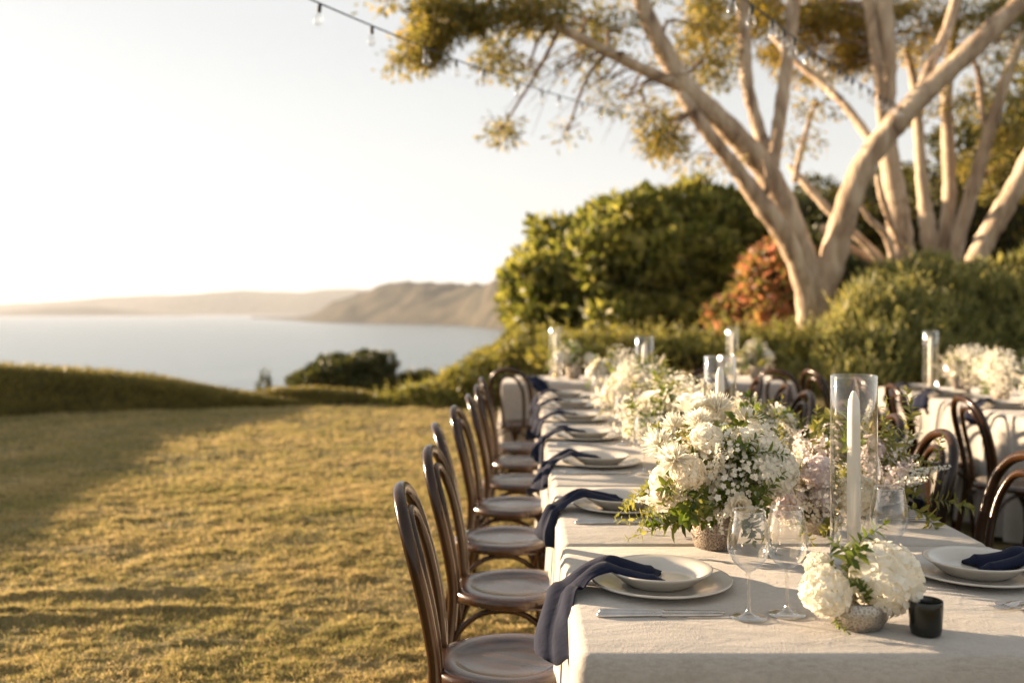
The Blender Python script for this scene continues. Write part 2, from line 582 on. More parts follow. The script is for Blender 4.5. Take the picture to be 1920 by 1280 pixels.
m, t, p, o = new_mat('dry_lawn')
co = coords(t, 'Object')
n1 = nd(t, 'ShaderNodeTexNoise', Scale=1.3, Detail=5, Roughness=0.6)
n2 = nd(t, 'ShaderNodeTexNoise', Scale=42.0, Detail=4, Roughness=0.7)
t.links.new(co, n1.inputs['Vector'])
t.links.new(co, n2.inputs['Vector'])
mx = nd(t, 'ShaderNodeMath', operation='MULTIPLY_ADD')
mx.inputs[1].default_value = 0.5
t.links.new(n1.outputs['Fac'], mx.inputs[0])
h = nd(t, 'ShaderNodeMath', operation='MULTIPLY')
h.inputs[1].default_value = 0.5
t.links.new(n2.outputs['Fac'], h.inputs[0])
t.links.new(h.outputs[0], mx.inputs[2])
r = ramp(t, [(0.32, (0.055, 0.058, 0.022)), (0.43, (0.13, 0.11, 0.045)), (0.55, (0.22, 0.175, 0.08)), (0.68, (0.31, 0.245, 0.12))])
t.links.new(mx.outputs[0], r.inputs[0])
t.links.new(r.outputs[0], p.inputs['Base Color'])
p.inputs['Roughness'].default_value = 0.95
p.inputs['Specular IOR Level'].default_value = 0.1
bm_ = nd(t, 'ShaderNodeBump', Strength=0.8, Distance=0.03)
t.links.new(n2.outputs['Fac'], bm_.inputs['Height'])
t.links.new(bm_.outputs[0], p.inputs['Normal'])
M['lawn'] = m
obj('lawn', np_mesh('lawn', V, T, M['lawn'], True), kind='structure')

# short rough grass standing on the lawn
def grass(n, y0, y1, seed, hmul=1.0):
    g = np.random.default_rng(seed)
    y = np.exp(g.uniform(math.log(y0), math.log(y1), n * 2))
    xl = -0.545 * y - 0.3
    x = xl + g.random(n * 2) * (1.35 - xl)
    dens = fbm(x * 3.2, y * 4.5, 3)
    keep = g.random(n * 2) < np.clip((dens - 0.33) * 4.2, 0.18, 1)
    x, y = x[keep][:n], y[keep][:n]
    z = lawn_bump(x, y) + gz(x, y) - 0.004
    k = len(x)
    P = np.stack([x, y, z], 1)
    D = g.normal(size=(k, 3)) * np.array([0.75, 0.75, 0.2]) + np.array([0.25, -0.1, 0.62])
    N = np.stack([g.normal(size=k), g.normal(size=k), np.full(k, 0.6)], 1)
    s = np.clip(y / 5.0, 0.8, 2.0)
    L = (0.014 + 0.022 * g.random(k)) * hmul * s ** 0.5
    W = (0.0028 + 0.0026 * g.random(k)) * s
    return P, D, N, L, W


A = [grass(270000, 3.3, 8.0, 1), grass(130000, 7.0, 14.2, 2, 1.0)]
A = [np.concatenate(q) for q in zip(*A)]
obj('grass', leaf_mesh('grass', *A, M['blade']), kind='stuff')

# sea
m, t, p, o = new_mat('sea_water')
co = coords(t, 'Object', (0.02, 0.06, 1))
n1 = nd(t, 'ShaderNodeTexNoise', Scale=1.0, Detail=6, Roughness=0.6)
t.links.new(co, n1.inputs['Vector'])
b = nd(t, 'ShaderNodeBump', Strength=0.9, Distance=4.0)
t.links.new(n1.outputs['Fac'], b.inputs['Height'])
t.links.new(b.outputs[0], p.inputs['Normal'])
p.inputs['Base Color'].default_value = (0.13, 0.175, 0.20, 1)
p.inputs['Roughness'].default_value = 0.22
p.inputs['IOR'].default_value = 1.33
M['sea'] = m
SEA = -25.0
obj('sea', np_mesh('sea', [(-9500, 16, SEA), (9500, 16, SEA), (9500, 9600, SEA), (-9500, 9600, SEA)], [(0, 1, 2, 3)], M['sea']), kind='structure')

M['hillside'] = noisy('hillside_scrub', (0.016, 0.017, 0.010), (0.075, 0.062, 0.04), scale=0.02, rough=0.95, detail=8, spec=0.1, lo=0.38, hi=0.62)


def land(name, cols, depth, nt_=44, rough_amp=5.0, fs=0.012, seed=0):
    """cols: rows of photo column, shoreline distance, crest height above the sea, spread to the back."""
    c = np.array(cols, float)
    px = np.linspace(c[0, 0], c[-1, 0], 220)
    sd = np.interp(px, c[:, 0], c[:, 1])
    ch = np.interp(px, c[:, 0], c[:, 2])
    k = np.ones(9) / 9
    pad = lambda a: np.convolve(np.pad(a, 4, mode='edge'), k, 'valid')
    sd, ch = pad(sd), pad(ch)
    tt = np.linspace(0, 1, nt_)
    Pp, Tt = np.meshgrid(px, tt)
    Dd = sd[None, :] + Tt * depth
    X = (Pp - VX) * Dd / F
    prof = np.where(Tt < 0.5, smooth(Tt / 0.5) ** 0.8, 1 - smooth((Tt - 0.5) / 0.5) ** 1.5)
    Z = SEA - 0.6 + (ch[None, :] + 0.6) * prof
    amp = rough_amp * np.clip(prof, 0, 1) * np.clip(ch[None, :] / 40, 0.1, 1.5)
    Z = Z + amp * (fbm(X * fs + seed, Dd * fs, 5, 0.6) - 0.5) * 2
    Z[0, :] = SEA - 1.0
    Z[-1, :] = SEA - 1.0
    V = np.stack([X, Dd, Z], -1).reshape(-1, 3)
    n = len(px)
    ii = (np.arange(nt_ - 1)[:, None] * n + np.arange(n - 1)[None, :]).ravel()
    T = np.stack([ii, ii + 1, ii + 1 + n, ii + n], 1)
    return obj(name, np_mesh(name, V, T, M['hillside'], True), kind='structure')


land('headland', [(470, 3400, 3), (540, 2700, 7), (590, 2150, 14), (610, 2100, 34), (640, 2050, 50), (680, 2000, 68), (715, 1950, 84), (745, 1900, 88), (800, 1820, 84),
                  (870, 1700, 82), (940, 1300, 70), (1050, 1150, 66), (1300, 1050, 62)], 700, rough_amp=15, seed=3)
land('distant_hills', [(-900, 6600, 120), (-300, 6600, 100), (-60, 6500, 70), (0, 6400, 76), (120, 6300, 100), (250, 6200, 128), (370, 6100, 150), (480, 6100, 158), (580, 6000, 165), (700, 5900, 178), (1000, 5800, 190)], 1800, rough_amp=14, fs=0.003, seed=9)
land('distant_headland', [(-200, 5000, 12), (-20, 5000, 16), (40, 5000, 30), (100, 5000, 44), (170, 5000, 46), (230, 5000, 30), (300, 5000, 14), (360, 5100, 8)], 500, rough_amp=4, fs=0.006, seed=21)

# haze in the air between the lawn and the far shore
hz, t, p, o = new_mat('sea_haze')
t.nodes.remove(p)
vol = t.nodes.new('ShaderNodeVolumePrincipled')
vol.inputs['Color'].default_value = (0.86, 0.90, 0.98, 1)
vol.inputs['Density'].default_value = 0.00007
vol.inputs['Anisotropy'].default_value = 0.1
t.links.new(vol.outputs[0], o.inputs['Volume'])
mb = MB()
mb.box((-10000, -400, -31), (10000, 10000, 170))
obj('haze', mb.mesh('haze', hz, False), kind='stuff')

# ------------------------------------------------------------------ plants
def in_lobes(P, lobes, skip, shrink):
    ins = np.zeros(len(P), bool)
    for j, (c, r) in enumerate(lobes):
        q = (P - np.array(c)) / (np.array(r) * shrink)
        ins |= ((q ** 2).sum(1) < 1) & (skip != j)
    return ins


def lobes_leaves(lobes, n, L, W, seed, up=0.35, out=0.7, inner=0.78, jitter=0.6, zmin=None):
    g = np.random.default_rng(seed)
    area = np.array([(np.prod(r)) ** (2 / 3) for c, r in lobes])
    cnt = np.maximum(1, (n * 1.7 * area / area.sum()).astype(int))
    idx = np.repeat(np.arange(len(lobes)), cnt)
    C = np.array([c for c, r in lobes])[idx]
    Rr = np.array([np.broadcast_to(r, 3) for c, r in lobes])[idx]
    u = rand_dirs(len(idx), g)
    rad = 1.06 - (1.06 - inner) * g.random(len(idx)) ** 1.3
    P = C + u * Rr * rad[:, None]
    keep = ~in_lobes(P, lobes, idx, 0.72)
    if zmin is not None:
        keep &= P[:, 2] > zmin
    P, u = P[keep], u[keep]
    sel = g.permutation(len(P))[:n]
    P, u = P[sel], u[sel]
    k = len(P)
    D = u * out + rand_dirs(k, g) * jitter + np.array([0, 0, up])
    N = u + rand_dirs(k, g) * 0.7
    return P, D, N, L * (0.65 + 0.7 * g.random(k)), W * (0.65 + 0.7 * g.random(k))


def shoot_leaves(lobes, n, ln, L, W, seed):
    """Upright leafy shoots growing out of the upper side of a shrub."""
    g = np.random.default_rng(seed)
    out = [[], [], [], [], []]
    per = 14
    for _ in range(n):
        c, r = lobes[g.integers(len(lobes))]
        r = np.broadcast_to(np.array(r, float), 3)
        u = rand_dirs(1, g)[0]
        u[2] = abs(u[2]) * 0.9 - 0.15
        b = np.array(c) + u * r * 0.9
        d = np.array([u[0] * 0.5 + g.normal() * 0.18, u[1] * 0.5 + g.normal() * 0.18, 1.0])
        d /= np.linalg.norm(d)
        h = ln * (0.5 + 0.8 * g.random())
        tt = np.linspace(0.0, 1, per)
        P = b + d * (tt * h)[:, None] + np.array([u[0], u[1], 0]) * ((tt ** 2) * 0.12 * h)[:, None]
        o = rand_dirs(per, g)
        D = d * 0.9 + o * 0.75
        k = (1.0 - 0.55 * tt) * (0.7 + 0.5 * g.random(per))
        for lst, v in zip(out, (P, D, rand_dirs(per, g), L * k, W * k)):
            lst.append(v)
    return [np.concatenate(q) for q in out]


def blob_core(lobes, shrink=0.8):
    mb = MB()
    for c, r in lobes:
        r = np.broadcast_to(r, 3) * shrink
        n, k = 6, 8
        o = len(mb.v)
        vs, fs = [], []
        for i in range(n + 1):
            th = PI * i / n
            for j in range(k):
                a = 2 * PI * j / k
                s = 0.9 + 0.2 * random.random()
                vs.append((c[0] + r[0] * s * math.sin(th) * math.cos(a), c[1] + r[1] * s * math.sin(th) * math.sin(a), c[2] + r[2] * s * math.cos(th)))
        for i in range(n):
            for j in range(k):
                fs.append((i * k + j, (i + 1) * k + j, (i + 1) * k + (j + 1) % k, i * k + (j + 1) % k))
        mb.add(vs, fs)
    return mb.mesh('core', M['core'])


def sub_lobes(main, n, seed, f=0.42, zmin=-9, keep=0.0):
    """Break a few large lobes into many small ones on their surface: a clumpy, uneven outline."""
    g = np.random.default_rng(seed)
    out = []
    for c, r in main:
        c, r = np.array(c), np.broadcast_to(np.array(r, float), 3)
        for u in rand_dirs(n, g):
            if u[2] < -0.6:
                continue
            s = f * (0.6 + 0.7 * g.random())
            out.append((c + u * r * (0.80 + 0.2 * g.random()), r * s))
    return [(c, r) for c, r in out if c[2] > zmin]


def shrub(name, label, cat, main, n, L, W, mat, seed, trunks=None, nsub=22, f=0.36, ragged=0.0, shoots=0, shoot_len=0.5, core=True, group=None, up=0.35, out=0.7, jitter=0.6, barkm='bark_dark', solid=0.78):
    base = np.mean([c for c, r in main], 0)
    bx, by = float(base[0]), float(base[1])
    bz = float(gz(bx, by))
    root = thing(name, label, cat, group, (bx, by, bz))
    off = np.array([bx, by, bz])
    ml = [(np.array(c) - off, r) for c, r in main]
    sub = sub_lobes(ml, nsub, seed, f)
    if ragged:                                   # small clumps standing out beyond the outline
        g2 = np.random.default_rng(seed + 90)
        for c, r in ml:
            r = np.broadcast_to(np.array(r, float), 3)
            for u in rand_dirs(16, g2):
                if u[2] > -0.2:
                    sub.append((np.array(c) + u * r * (1.0 + 0.16 * g2.random()), r * ragged * (0.35 + 0.4 * g2.random())))
    allb = sub + [(c, np.array(np.broadcast_to(r, 3)) * 0.9) for c, r in ml]
    obj('foliage', leaf_mesh('foliage', *lobes_leaves(allb, n, L, W, seed, up, out, 0.6, jitter), mat), root)
    if shoots:
        obj('shoots', leaf_mesh('shoots', *shoot_leaves(ml, shoots, shoot_len, L, W, seed + 7), mat), root)
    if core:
        obj('shade_core', blob_core(ml, solid), root)  # dark solid lobes filling the shrub, painted shade behind the leaves
    mb = MB()
    g = random.Random(seed)
    for c, r in ml:
        c = Vector(c)
        r = np.broadcast_to(np.array(r, float), 3)
        for k in range(trunks or 2):
            e = c + Vector((g.uniform(-.5, .5) * r[0], g.uniform(-.5, .5) * r[1], g.uniform(0, .6) * r[2]))
            st = Vector((g.uniform(-.15, .15), g.uniform(-.15, .15), -0.05))
            mid = st.lerp(e, 0.5) + Vector((g.uniform(-.1, .1), g.uniform(-.1, .1), 0)) * float(r[0])
            pts = spline([st, mid, e], 7)
            w0 = 0.03 + 0.03 * float(r[0])
            mb.tube(pts, list(np.linspace(w0, w0 * 0.3, 7)), 6)
    obj('trunk', mb.mesh('trunk', M[barkm]), root)
    return root


def lob(px, py, d, rx, ry, rd=None):
    """A lobe centred where the photo shows it, at its own distance, radii in metres from photo pixels."""
    s = d / F
    return (tuple(at(px, py, d)), (rx * s, (rd if rd else rx) * s, ry * s))


# big rounded evergreen between the bay and the gum trees
shrub('evergreen_tree', 'big rounded olive green evergreen tree between the bay and the pale gum trunks', 'tree',
      [lob(1150, 520, 17, 170, 120), lob(1290, 480, 17.5, 150, 115), lob(1040, 560, 16.5, 85, 85), lob(1180, 600, 16.8, 190, 60), lob(1370, 440, 18, 90, 70), lob(1010, 520, 17, 55, 70), lob(1290, 590, 17, 120, 60), lob(1170,440,17.4,70,55)],
      30000, 0.19, 0.095, M['olive'], 11, trunks=3, nsub=34, f=0.27, jitter=0.9, up=0.6, solid=0.62, ragged=0.3)
shrub('russet_shrub', 'russet red leaved shrub beside the foot of the pale gum trunk', 'shrub',
      [lob(1440, 560, 13.2, 70, 75), lob(1395, 610, 13.0, 55, 45), lob(1475, 500, 13.4, 45, 45), lob(1450, 620, 12.8, 60, 40), lob(1490, 560, 13.2, 45, 80)],
      8000, 0.13, 0.07, M['rust'], 12, nsub=20, f=0.4, jitter=0.9, solid=0.7)
# upright, narrow-leaved shrubs in front of the gums
shrub('lance_leaved_shrub', 'upright narrow leaved green shrub hiding the foot of the forked gum', 'shrub',
      [lob(1665, 610, 11, 85, 62), lob(1590, 668, 10.6, 70, 30), lob(1725, 570, 11.4, 90, 65), lob(1680, 640, 10.8, 110, 60), lob(1600, 710, 10.6, 130, 50), lob(1720, 705, 10.7, 110, 50)],
      14000, 0.16, 0.034, M['lance'], 13, nsub=30, f=0.36, up=1.0, out=0.35, jitter=0.5, shoots=800, shoot_len=0.33, solid=0.68)
shrub('dark_lance_shrub', 'dark broad shrub behind the flowers of the side table', 'shrub',
      [lob(1830, 610, 12, 120, 85), lob(1900, 640, 11.6, 100, 70), lob(1800, 650, 11.2, 90, 50), lob(1850, 715, 11, 130, 50), lob(1980, 580, 12, 100, 110)],
      13000, 0.15, 0.036, M['lance'], 14, nsub=26, f=0.36, up=0.8, out=0.4, jitter=0.6, shoots=400, shoot_len=0.3)
shrub('low_flowering_shrub', 'low pale green shrub directly behind the cross table', 'shrub',
      [lob(1300, 672, 11, 110, 28, 60), lob(1190, 668, 11.2, 90, 26, 60), lob(1420, 668, 11, 90, 30, 60), lob(1090, 668, 11.4, 80, 28, 60), lob(1500, 668, 10.8, 60, 26, 60)],
      9000, 0.10, 0.035, M['scrub'], 15, nsub=24, f=0.4, up=0.8, out=0.4, shoots=420, shoot_len=0.3)
shrub('sloping_scrub', 'yellow green scrub climbing the bank behind the lawn side chairs', 'shrub',
      [lob(960, 715, 14.6, 70, 55), lob(890, 735, 14.4, 70, 42), lob(815, 752, 14.4, 60, 24), lob(1010, 690, 15, 70, 60), lob(750, 762, 14.5, 50, 12), lob(930, 690, 15.4, 50, 28)],
      15000, 0.10, 0.045, M['scrub'], 16, nsub=24, f=0.4, jitter=0.9, shoots=260, shoot_len=0.25, ragged=0.3)
shrub('grey_coastal_shrub', 'thin grey twiggy shrub left of the lace of the evergreen, above the scrub bank', 'shrub',
      [lob(1000, 640, 15.8, 50, 26), lob(965, 655, 15.6, 32, 16)],
      1500, 0.10, 0.05, M['scrub'], 17, nsub=14, f=0.5, core=False)
# trees on the slope below the lawn, seen over the low hedge
shrub('coastal_tree', 'dark wind-shaped coastal tree standing below the lawn edge against the water', 'tree',
      [lob(640, 712, 22, 75, 32), lob(690, 700, 22.5, 45, 34), lob(590, 728, 22, 45, 22), lob(690, 735, 22, 60, 25)],
      9000, 0.14, 0.08, M['coast'], 18, nsub=22, f=0.4)
shrub('coastal_bush', 'small dark bush right of the wind-shaped coastal tree', 'shrub',
      [lob(765, 722, 23, 30, 20), lob(795, 712, 23.5, 18, 14), lob(760, 745, 23, 40, 18)],
      2200, 0.13, 0.07, M['coast'], 19, nsub=14, f=0.45)
shrub('coastal_sapling', 'tiny sparse sapling standing alone against the water left of the coastal tree', 'tree',
      [lob(497, 722, 21, 9, 24), lob(505, 738, 21, 15, 12)],
      320, 0.12, 0.05, M['coast'], 20, nsub=8, f=0.5, core=False)
# wooded background on the right
for (nm, lbl, ml, n, sd, mt) in (
    ('background_tree', 'dark background tree with golden leaves seen between the right hand gum trunks',
     [lob(1790, 420, 22, 130, 110), lob(1880, 340, 22.5, 120, 130), lob(1930, 470, 21, 140, 120), lob(1960, 250, 23, 100, 110)], 15000, 31, 'dark_tree'),
    ('background_tree', 'rounded green background tree seen through the fork of the pale gum',
     [lob(1600, 460, 24, 130, 90), lob(1690, 400, 25, 100, 80), lob(1560, 420, 25, 80, 70), lob(1700, 500, 23, 130, 80)], 11000, 32, 'dark_tree'),
    ('background_tree', 'deep green background tree just behind the russet shrub and gum trunk',
     [lob(1470, 440, 22, 100, 70), lob(1540, 520, 20, 90, 90), lob(1600, 560, 18, 90, 70)], 9000, 33, 'coast'),
):
    shrub(nm, lbl, 'tree', ml, n, 0.17, 0.09, M[mt], sd, trunks=3, nsub=26, f=0.34, group='trees closing the view behind the gums')

# clipped grassy hedge that swings round the lawn
def hedge(name, label, path, seed, nleaf, width):
    path = np.array(path, float)          # x, y, height
    P = spline(path, 90)
    root = thing(name, label, 'hedge', None, (0, 0, 0))
    n = len(P)
    prof_a = np.linspace(0, PI, 15)
    rows = []
    for i in range(n):
        d = P[min(i + 1, n - 1), :2] - P[max(i - 1, 0), :2]
        d /= np.linalg.norm(d) + 1e-9
        s = np.array([-d[1], d[0]])
        x, y, hh = P[i]
        wv = width * (0.5 + 0.5 * min(1.0, hh / 0.5))
        ring = []
        for a in prof_a:
            ca, sa = math.cos(a), math.sin(a)
            q = (abs(ca) ** 0.55) * math.copysign(1, ca) * wv * 0.5
            ring.append((x + s[0] * q, y + s[1] * q, float(gz(x, min(y, 14.5))) - 0.05 + (hh + 0.05) * sa ** 0.45))
        rows.append(ring)
    rows = np.array(rows)
    k = len(prof_a)
    nz = (fbm(rows[..., 0] * 3, rows[..., 1] * 3 + rows[..., 2] * 5, 3) - 0.5)
    rows[..., 2] += nz * 0.06 * np.minimum(1, rows[..., 2:3].max(axis=1) / 0.4)
    ii = (np.arange(n - 1)[:, None] * k + np.arange(k - 1)[None, :]).ravel()
    T = np.stack([ii, ii + k, ii + k + 1, ii + 1], 1)
    body = rows.reshape(-1, 3)
    obj('hedge_body', np_mesh('hedge_body', body, T, M['hedge_core'], True), root)
    g = np.random.default_rng(seed)
    qi = T[g.integers(0, len(T), nleaf)]
    a, b = g.random((nleaf, 1)), g.random((nleaf, 1))
    p0, p1, p2, p3 = (body[qi[:, j]] for j in range(4))
    pos = (p0 * (1 - a) + p1 * a) * (1 - b) + (p3 * (1 - a) + p2 * a) * b
    nrm = np.cross(p1 - p0, p3 - p0)
    nrm /= np.linalg.norm(nrm, axis=1, keepdims=True) + 1e-9
    nrm *= -np.sign((nrm * (np.array([0, 0, 0]) + (np.array([P[:, 0].mean(), P[:, 1].mean(), 0.1]) - pos))).sum(1, keepdims=True) + 1e-9) * 0 + 1
    mid = pos.copy()
    D = rand_dirs(nleaf, g) * 0.8 + np.array([0, 0, 0.7]) + np.sign(nrm[:, 2:3]) * nrm * 0.8
    obj('foliage', leaf_mesh('foliage', pos, D, rand_dirs(nleaf, g), (0.03 + 0.10 * g.random(nleaf) ** 3) * (0.35 + 0.65 * np.clip(pos[:, 2] / 0.45, 0, 1)), 0.012 + 0.012 * g.random(nleaf), M['hedge']), root)
    return root


M['hedge_core'] = noisy('hedge_twigs', (0.05, 0.045, 0.014), (0.11, 0.09, 0.026), scale=9, rough=0.95, bump=0.8, bscale=60, spec=0.1)
hedge('grass_hedge', 'long clipped hedge curving round the far left side of the lawn',
      [(-2.9, 14.35, 0.04), (-3.5, 14.3, 0.10), (-3.95, 14.25, 0.15), (-4.7, 14.15, 0.27), (-5.5, 13.95, 0.43), (-6.6, 13.5, 0.56), (-7.8, 12.5, 0.72), (-8.5, 10.9, 0.92), (-8.6, 9.4, 0.98), (-8.4, 8.2, 0.98), (-8.3, 7.6, 0.8), (-8.2, 7.2, 0.3)],
      41, 42000, 1.3)
hedge('grass_hedge', 'short low hedge ridge in the middle of the lawn edge, under the coastal tree',
      [(-4.3, 14.7, 0.04), (-3.9, 14.6, 0.15), (-3.35, 14.55, 0.20), (-2.9, 14.55, 0.19), (-2.3, 14.6, 0.14), (-1.9, 14.7, 0.06)],
      42, 12000, 0.9)

# ------------------------------------------------------------------ gum trees
def limb(mb, pts, n=12, sides=12, seed=0, taper=True):
    """pts: px, py, radius px, distance."""
    pts = np.array(pts, float)
    S = spline(pts, max(n, 6 * len(pts)))
    P = [at(a[0], a[1], a[3]) for a in S]
    rad = [max(a[2] * 0.92, 0.8) * a[3] / F * (1 + 0.06 * math.sin(i * 1.7 + seed) + 0.04 * math.sin(i * 3.1 + seed * 2)) for i, a in enumerate(S)]
    o = len(mb.v)
    mb.tube(P, rad, sides)
    W_ = np.array(mb.v[o:])
    C_ = np.repeat(np.array([tuple(p) for p in P]), sides, 0)
    u_ = W_ - C_
    f_ = 1 + 0.30 * (fbm(W_[:, 0] * 3 + W_[:, 1] * 2 + seed, W_[:, 2] * 1.6 + seed * 3, 3) - 0.5)
    mb.v[o:] = [tuple(q) for q in C_ + u_ * f_[:, None]]
    return S


def gum(label, base, trunk_pts, limbs, clusters, seed, leafm='gum', wisps=(), group='pale gum trees beside the tables'):
    b = at(*base)
    root = thing('gum_tree', label, 'tree', group, (b.x, b.y, float(gz(b.x, b.y))))
    inv = Vector(root.location)
    allS = []

    def place(mb, nm, mat):
        mb.v = [(x - inv.x, y - inv.y, z - inv.z) for x, y, z in mb.v]
        obj(nm, mb.mesh(nm, mat), root)
    mb = MB()
    allS.append(limb(mb, trunk_pts, 14, 16, seed))
    place(mb, 'trunk', M['bark'])
    for i, lp in enumerate(limbs):
        mb = MB()
        allS.append(limb(mb, lp, 16, 12, seed + i))
        place(mb, 'limb', M['bark'])
    S = np.vstack(allS)
    g = np.random.default_rng(seed)
    tw = MB()
    PP, DD, NN, LL, WW = [], [], [], [], []
    for (px, py, rx, ry, n, d) in clusters:
        ns = max(4, int(rx * ry / 260))
        # sprays of leaves on twigs spread through the cluster
        cx = px + rx * np.clip(g.normal(size=ns) * 0.5, -1.05, 1.05)
        cyy = py + ry * np.clip(g.normal(size=ns) * 0.5, -1.05, 1.05)
        dd = d + g.uniform(-1, 1, ns) * max(0.4, rx * d / F * 0.9)
        j = np.argmin((S[:, 0] - px) ** 2 + (S[:, 1] - py) ** 2)
        start = at(S[j, 0], S[j, 1], S[j, 3])
        hub = at(px, py, d)
        if (start - hub).length > 0.15:
            pts = spline([start, start.lerp(hub, 0.5) + Vector((g.normal() * .12, g.normal() * .12, 0.12)), hub], 8)
            tw.tube([Vector(q) for q in pts], list(np.linspace(0.028, 0.012, 8)), 5)
        for k in range(ns):
            e = at(cx[k], cyy[k], dd[k])
            m1 = hub.lerp(e, 0.5) + Vector((g.normal() * .08, g.normal() * .08, 0.08))
            pts = spline([hub, m1, e], 5)
            tw.tube([Vector(q) for q in pts], list(np.linspace(0.010, 0.004, 5)), 4)
            q = max(12, int(2.3 * n / ns))
            rr = 0.16 + 0.10 * g.random()
            u = rand_dirs(q, g) * (rr * g.random((q, 1)) ** 0.5) * np.array([1.15, 1.15, 0.85])
            PP.append(np.array(e) + u)
            DD.append(u / rr * 0.6 + rand_dirs(q, g) * 0.55 + np.array([0, 0, -0.35]))
            NN.append(rand_dirs(q, g))
            LL.append(0.06 + 0.065 * g.random(q))
            WW.append(0.020 + 0.014 * g.random(q))
    for (px, py, ex, ey, d, k) in wisps:           # bare hanging twigs
        for _ in range(k):
            a = at(px + g.normal() * 30, py + g.normal() * 12, d)
            e = at(ex + g.normal() * 38, ey + g.normal() * 24, d + g.normal() * 0.3)
            pts = spline([a, a.lerp(e, 0.5) + Vector((g.normal() * .05, 0, 0.12)), e], 8)
            tw.tube([Vector(q) for q in pts], list(np.linspace(0.008, 0.002, 8)), 4)
    place(tw, 'twigs', M['bark_dark'])
    root.children[-1]['kind'] = 'stuff'
    P = np.concatenate(PP) - np.array(inv)
    obj('foliage', leaf_mesh('foliage', P, np.concatenate(DD), np.concatenate(NN), np.concatenate(LL), np.concatenate(WW), M[leafm]), root)
    return root


gum('nearest pale gum tree with a forked trunk whose limb sweeps out over the long table', (1525, 660, 12.0),
    [(1522, 720, 38, 12), (1524, 640, 33, 12), (1527, 590, 30, 12), (1532, 545, 24, 12), (1536, 500, 14, 12), (1538, 480, 5, 12)],
    [
        [(1522, 690, 26, 12), (1520, 620, 25, 12), (1517, 555, 25, 11.98), (1503, 470, 25, 11.95), (1470, 385, 27, 11.9), (1425, 305, 25, 11.8), (1350, 225, 23, 11.6), (1290, 168, 21, 11.5), (1245, 95, 19, 11.4), (1205, 10, 17, 11.3), (1185, -60, 16, 11.2)],
        [(1520, 680, 22, 11.95), (1515, 610, 21, 11.92), (1507, 540, 21, 11.85), (1475, 450, 20, 11.7), (1430, 385, 19, 11.6), (1375, 310, 16, 11.5), (1320, 240, 14, 11.4), (1285, 190, 12, 11.45), (1275, 165, 9, 11.5)],
        [(1285, 165, 13, 11.5), (1215, 135, 12, 11.3), (1140, 98, 11, 11.1), (1050, 52, 10, 10.9), (985, 5, 9, 10.7), (950, -40, 8, 10.6)],
        [(1526, 700, 26, 12), (1530, 630, 25, 12), (1542, 555, 26, 12), (1562, 480, 26, 12), (1585, 400, 27, 11.9), (1620, 310, 25, 11.8), (1680, 230, 24, 11.7), (1760, 150, 22, 11.6), (1845, 70, 20, 11.5), (1940, -20, 18, 11.4)],
        [(1450, 330, 16, 11.85), (1425, 250, 14, 12.0), (1403, 170, 13, 12.1), (1396, 90, 13, 12.2), (1390, -30, 12, 12.4)],
        [(1445, 320, 16, 11.85), (1458, 250, 14, 11.9), (1470, 160, 14, 12), (1482, 70, 13, 12.1), (1492, -30, 12, 12.2)],
        [(1490, 340, 7, 12.2), (1500, 290, 6, 12.3), (1515, 235, 5, 12.5), (1530, 190, 4, 12.6)],
        [(1640, 275, 11, 11.8), (1590, 205, 9, 12.1), (1540, 155, 8, 12.4), (1495, 118, 7, 12.6), (1450, 70, 6, 12.9)],
        [(1720, 190, 12, 11.65), (1745, 120, 11, 11.9), (1775, 60, 11, 12.1), (1800, -30, 10, 12.3)],
        [(1425, 395, 7, 11.6), (1440, 345, 5, 11.5), (1432, 300, 3, 11.5)],
    ],
    [(820, 60, 60, 55, 900, 10.7), (900, 35, 90, 45, 1000, 10.8), (800, 25, 45, 30, 420, 10.7), (1000, 15, 70, 30, 500, 10.9), (775, 90, 22, 18, 120, 10.6),
     (745, 120, 16, 10, 40, 10.6), (925, 110, 28, 30, 170, 11.2), (940, 243, 26, 16, 110, 11.0), (1065, 245, 12, 12, 22, 11.2), (990, 130, 22, 12, 45, 11),
     (1100, 40, 75, 40, 300, 11.6), (1080, 110, 55, 28, 110, 11.4), (1160, 60, 55, 50, 200, 11.8), (1180, 180, 40, 25, 60, 11.4), (1255, 250, 42, 38, 360, 11.2),
     (1225, 270, 16, 18, 60, 11.2), (1300, 50, 60, 60, 420, 12.2), (1330, 120, 55, 50, 300, 12.4), (720, 0, 18, 8, 40, 10.6), (1130, 150, 30, 16, 40, 11.2),
     (1330, 20, 70, 40, 420, 12.6), (1215, 215, 22, 14, 35, 11.3), (1530, 200, 40, 22, 80, 12.6), (1340, 290, 60, 18, 60, 11.6), (1500, 270, 45, 30, 60, 12.6), (1280,130,40,40,110,12)], 51,
    wisps=[(1130, 95, 1010, 170, 11.1, 9), (1200, 130, 1090, 215, 11.3, 9), (1250, 150, 1150, 235, 11.3, 8), (1100, 80, 960, 230, 11.0, 4), (1290, 190, 1220, 280, 11.4, 6), (1060, 55, 940, 110, 10.9, 6), (1340, 240, 1300, 320, 11.5, 6)])

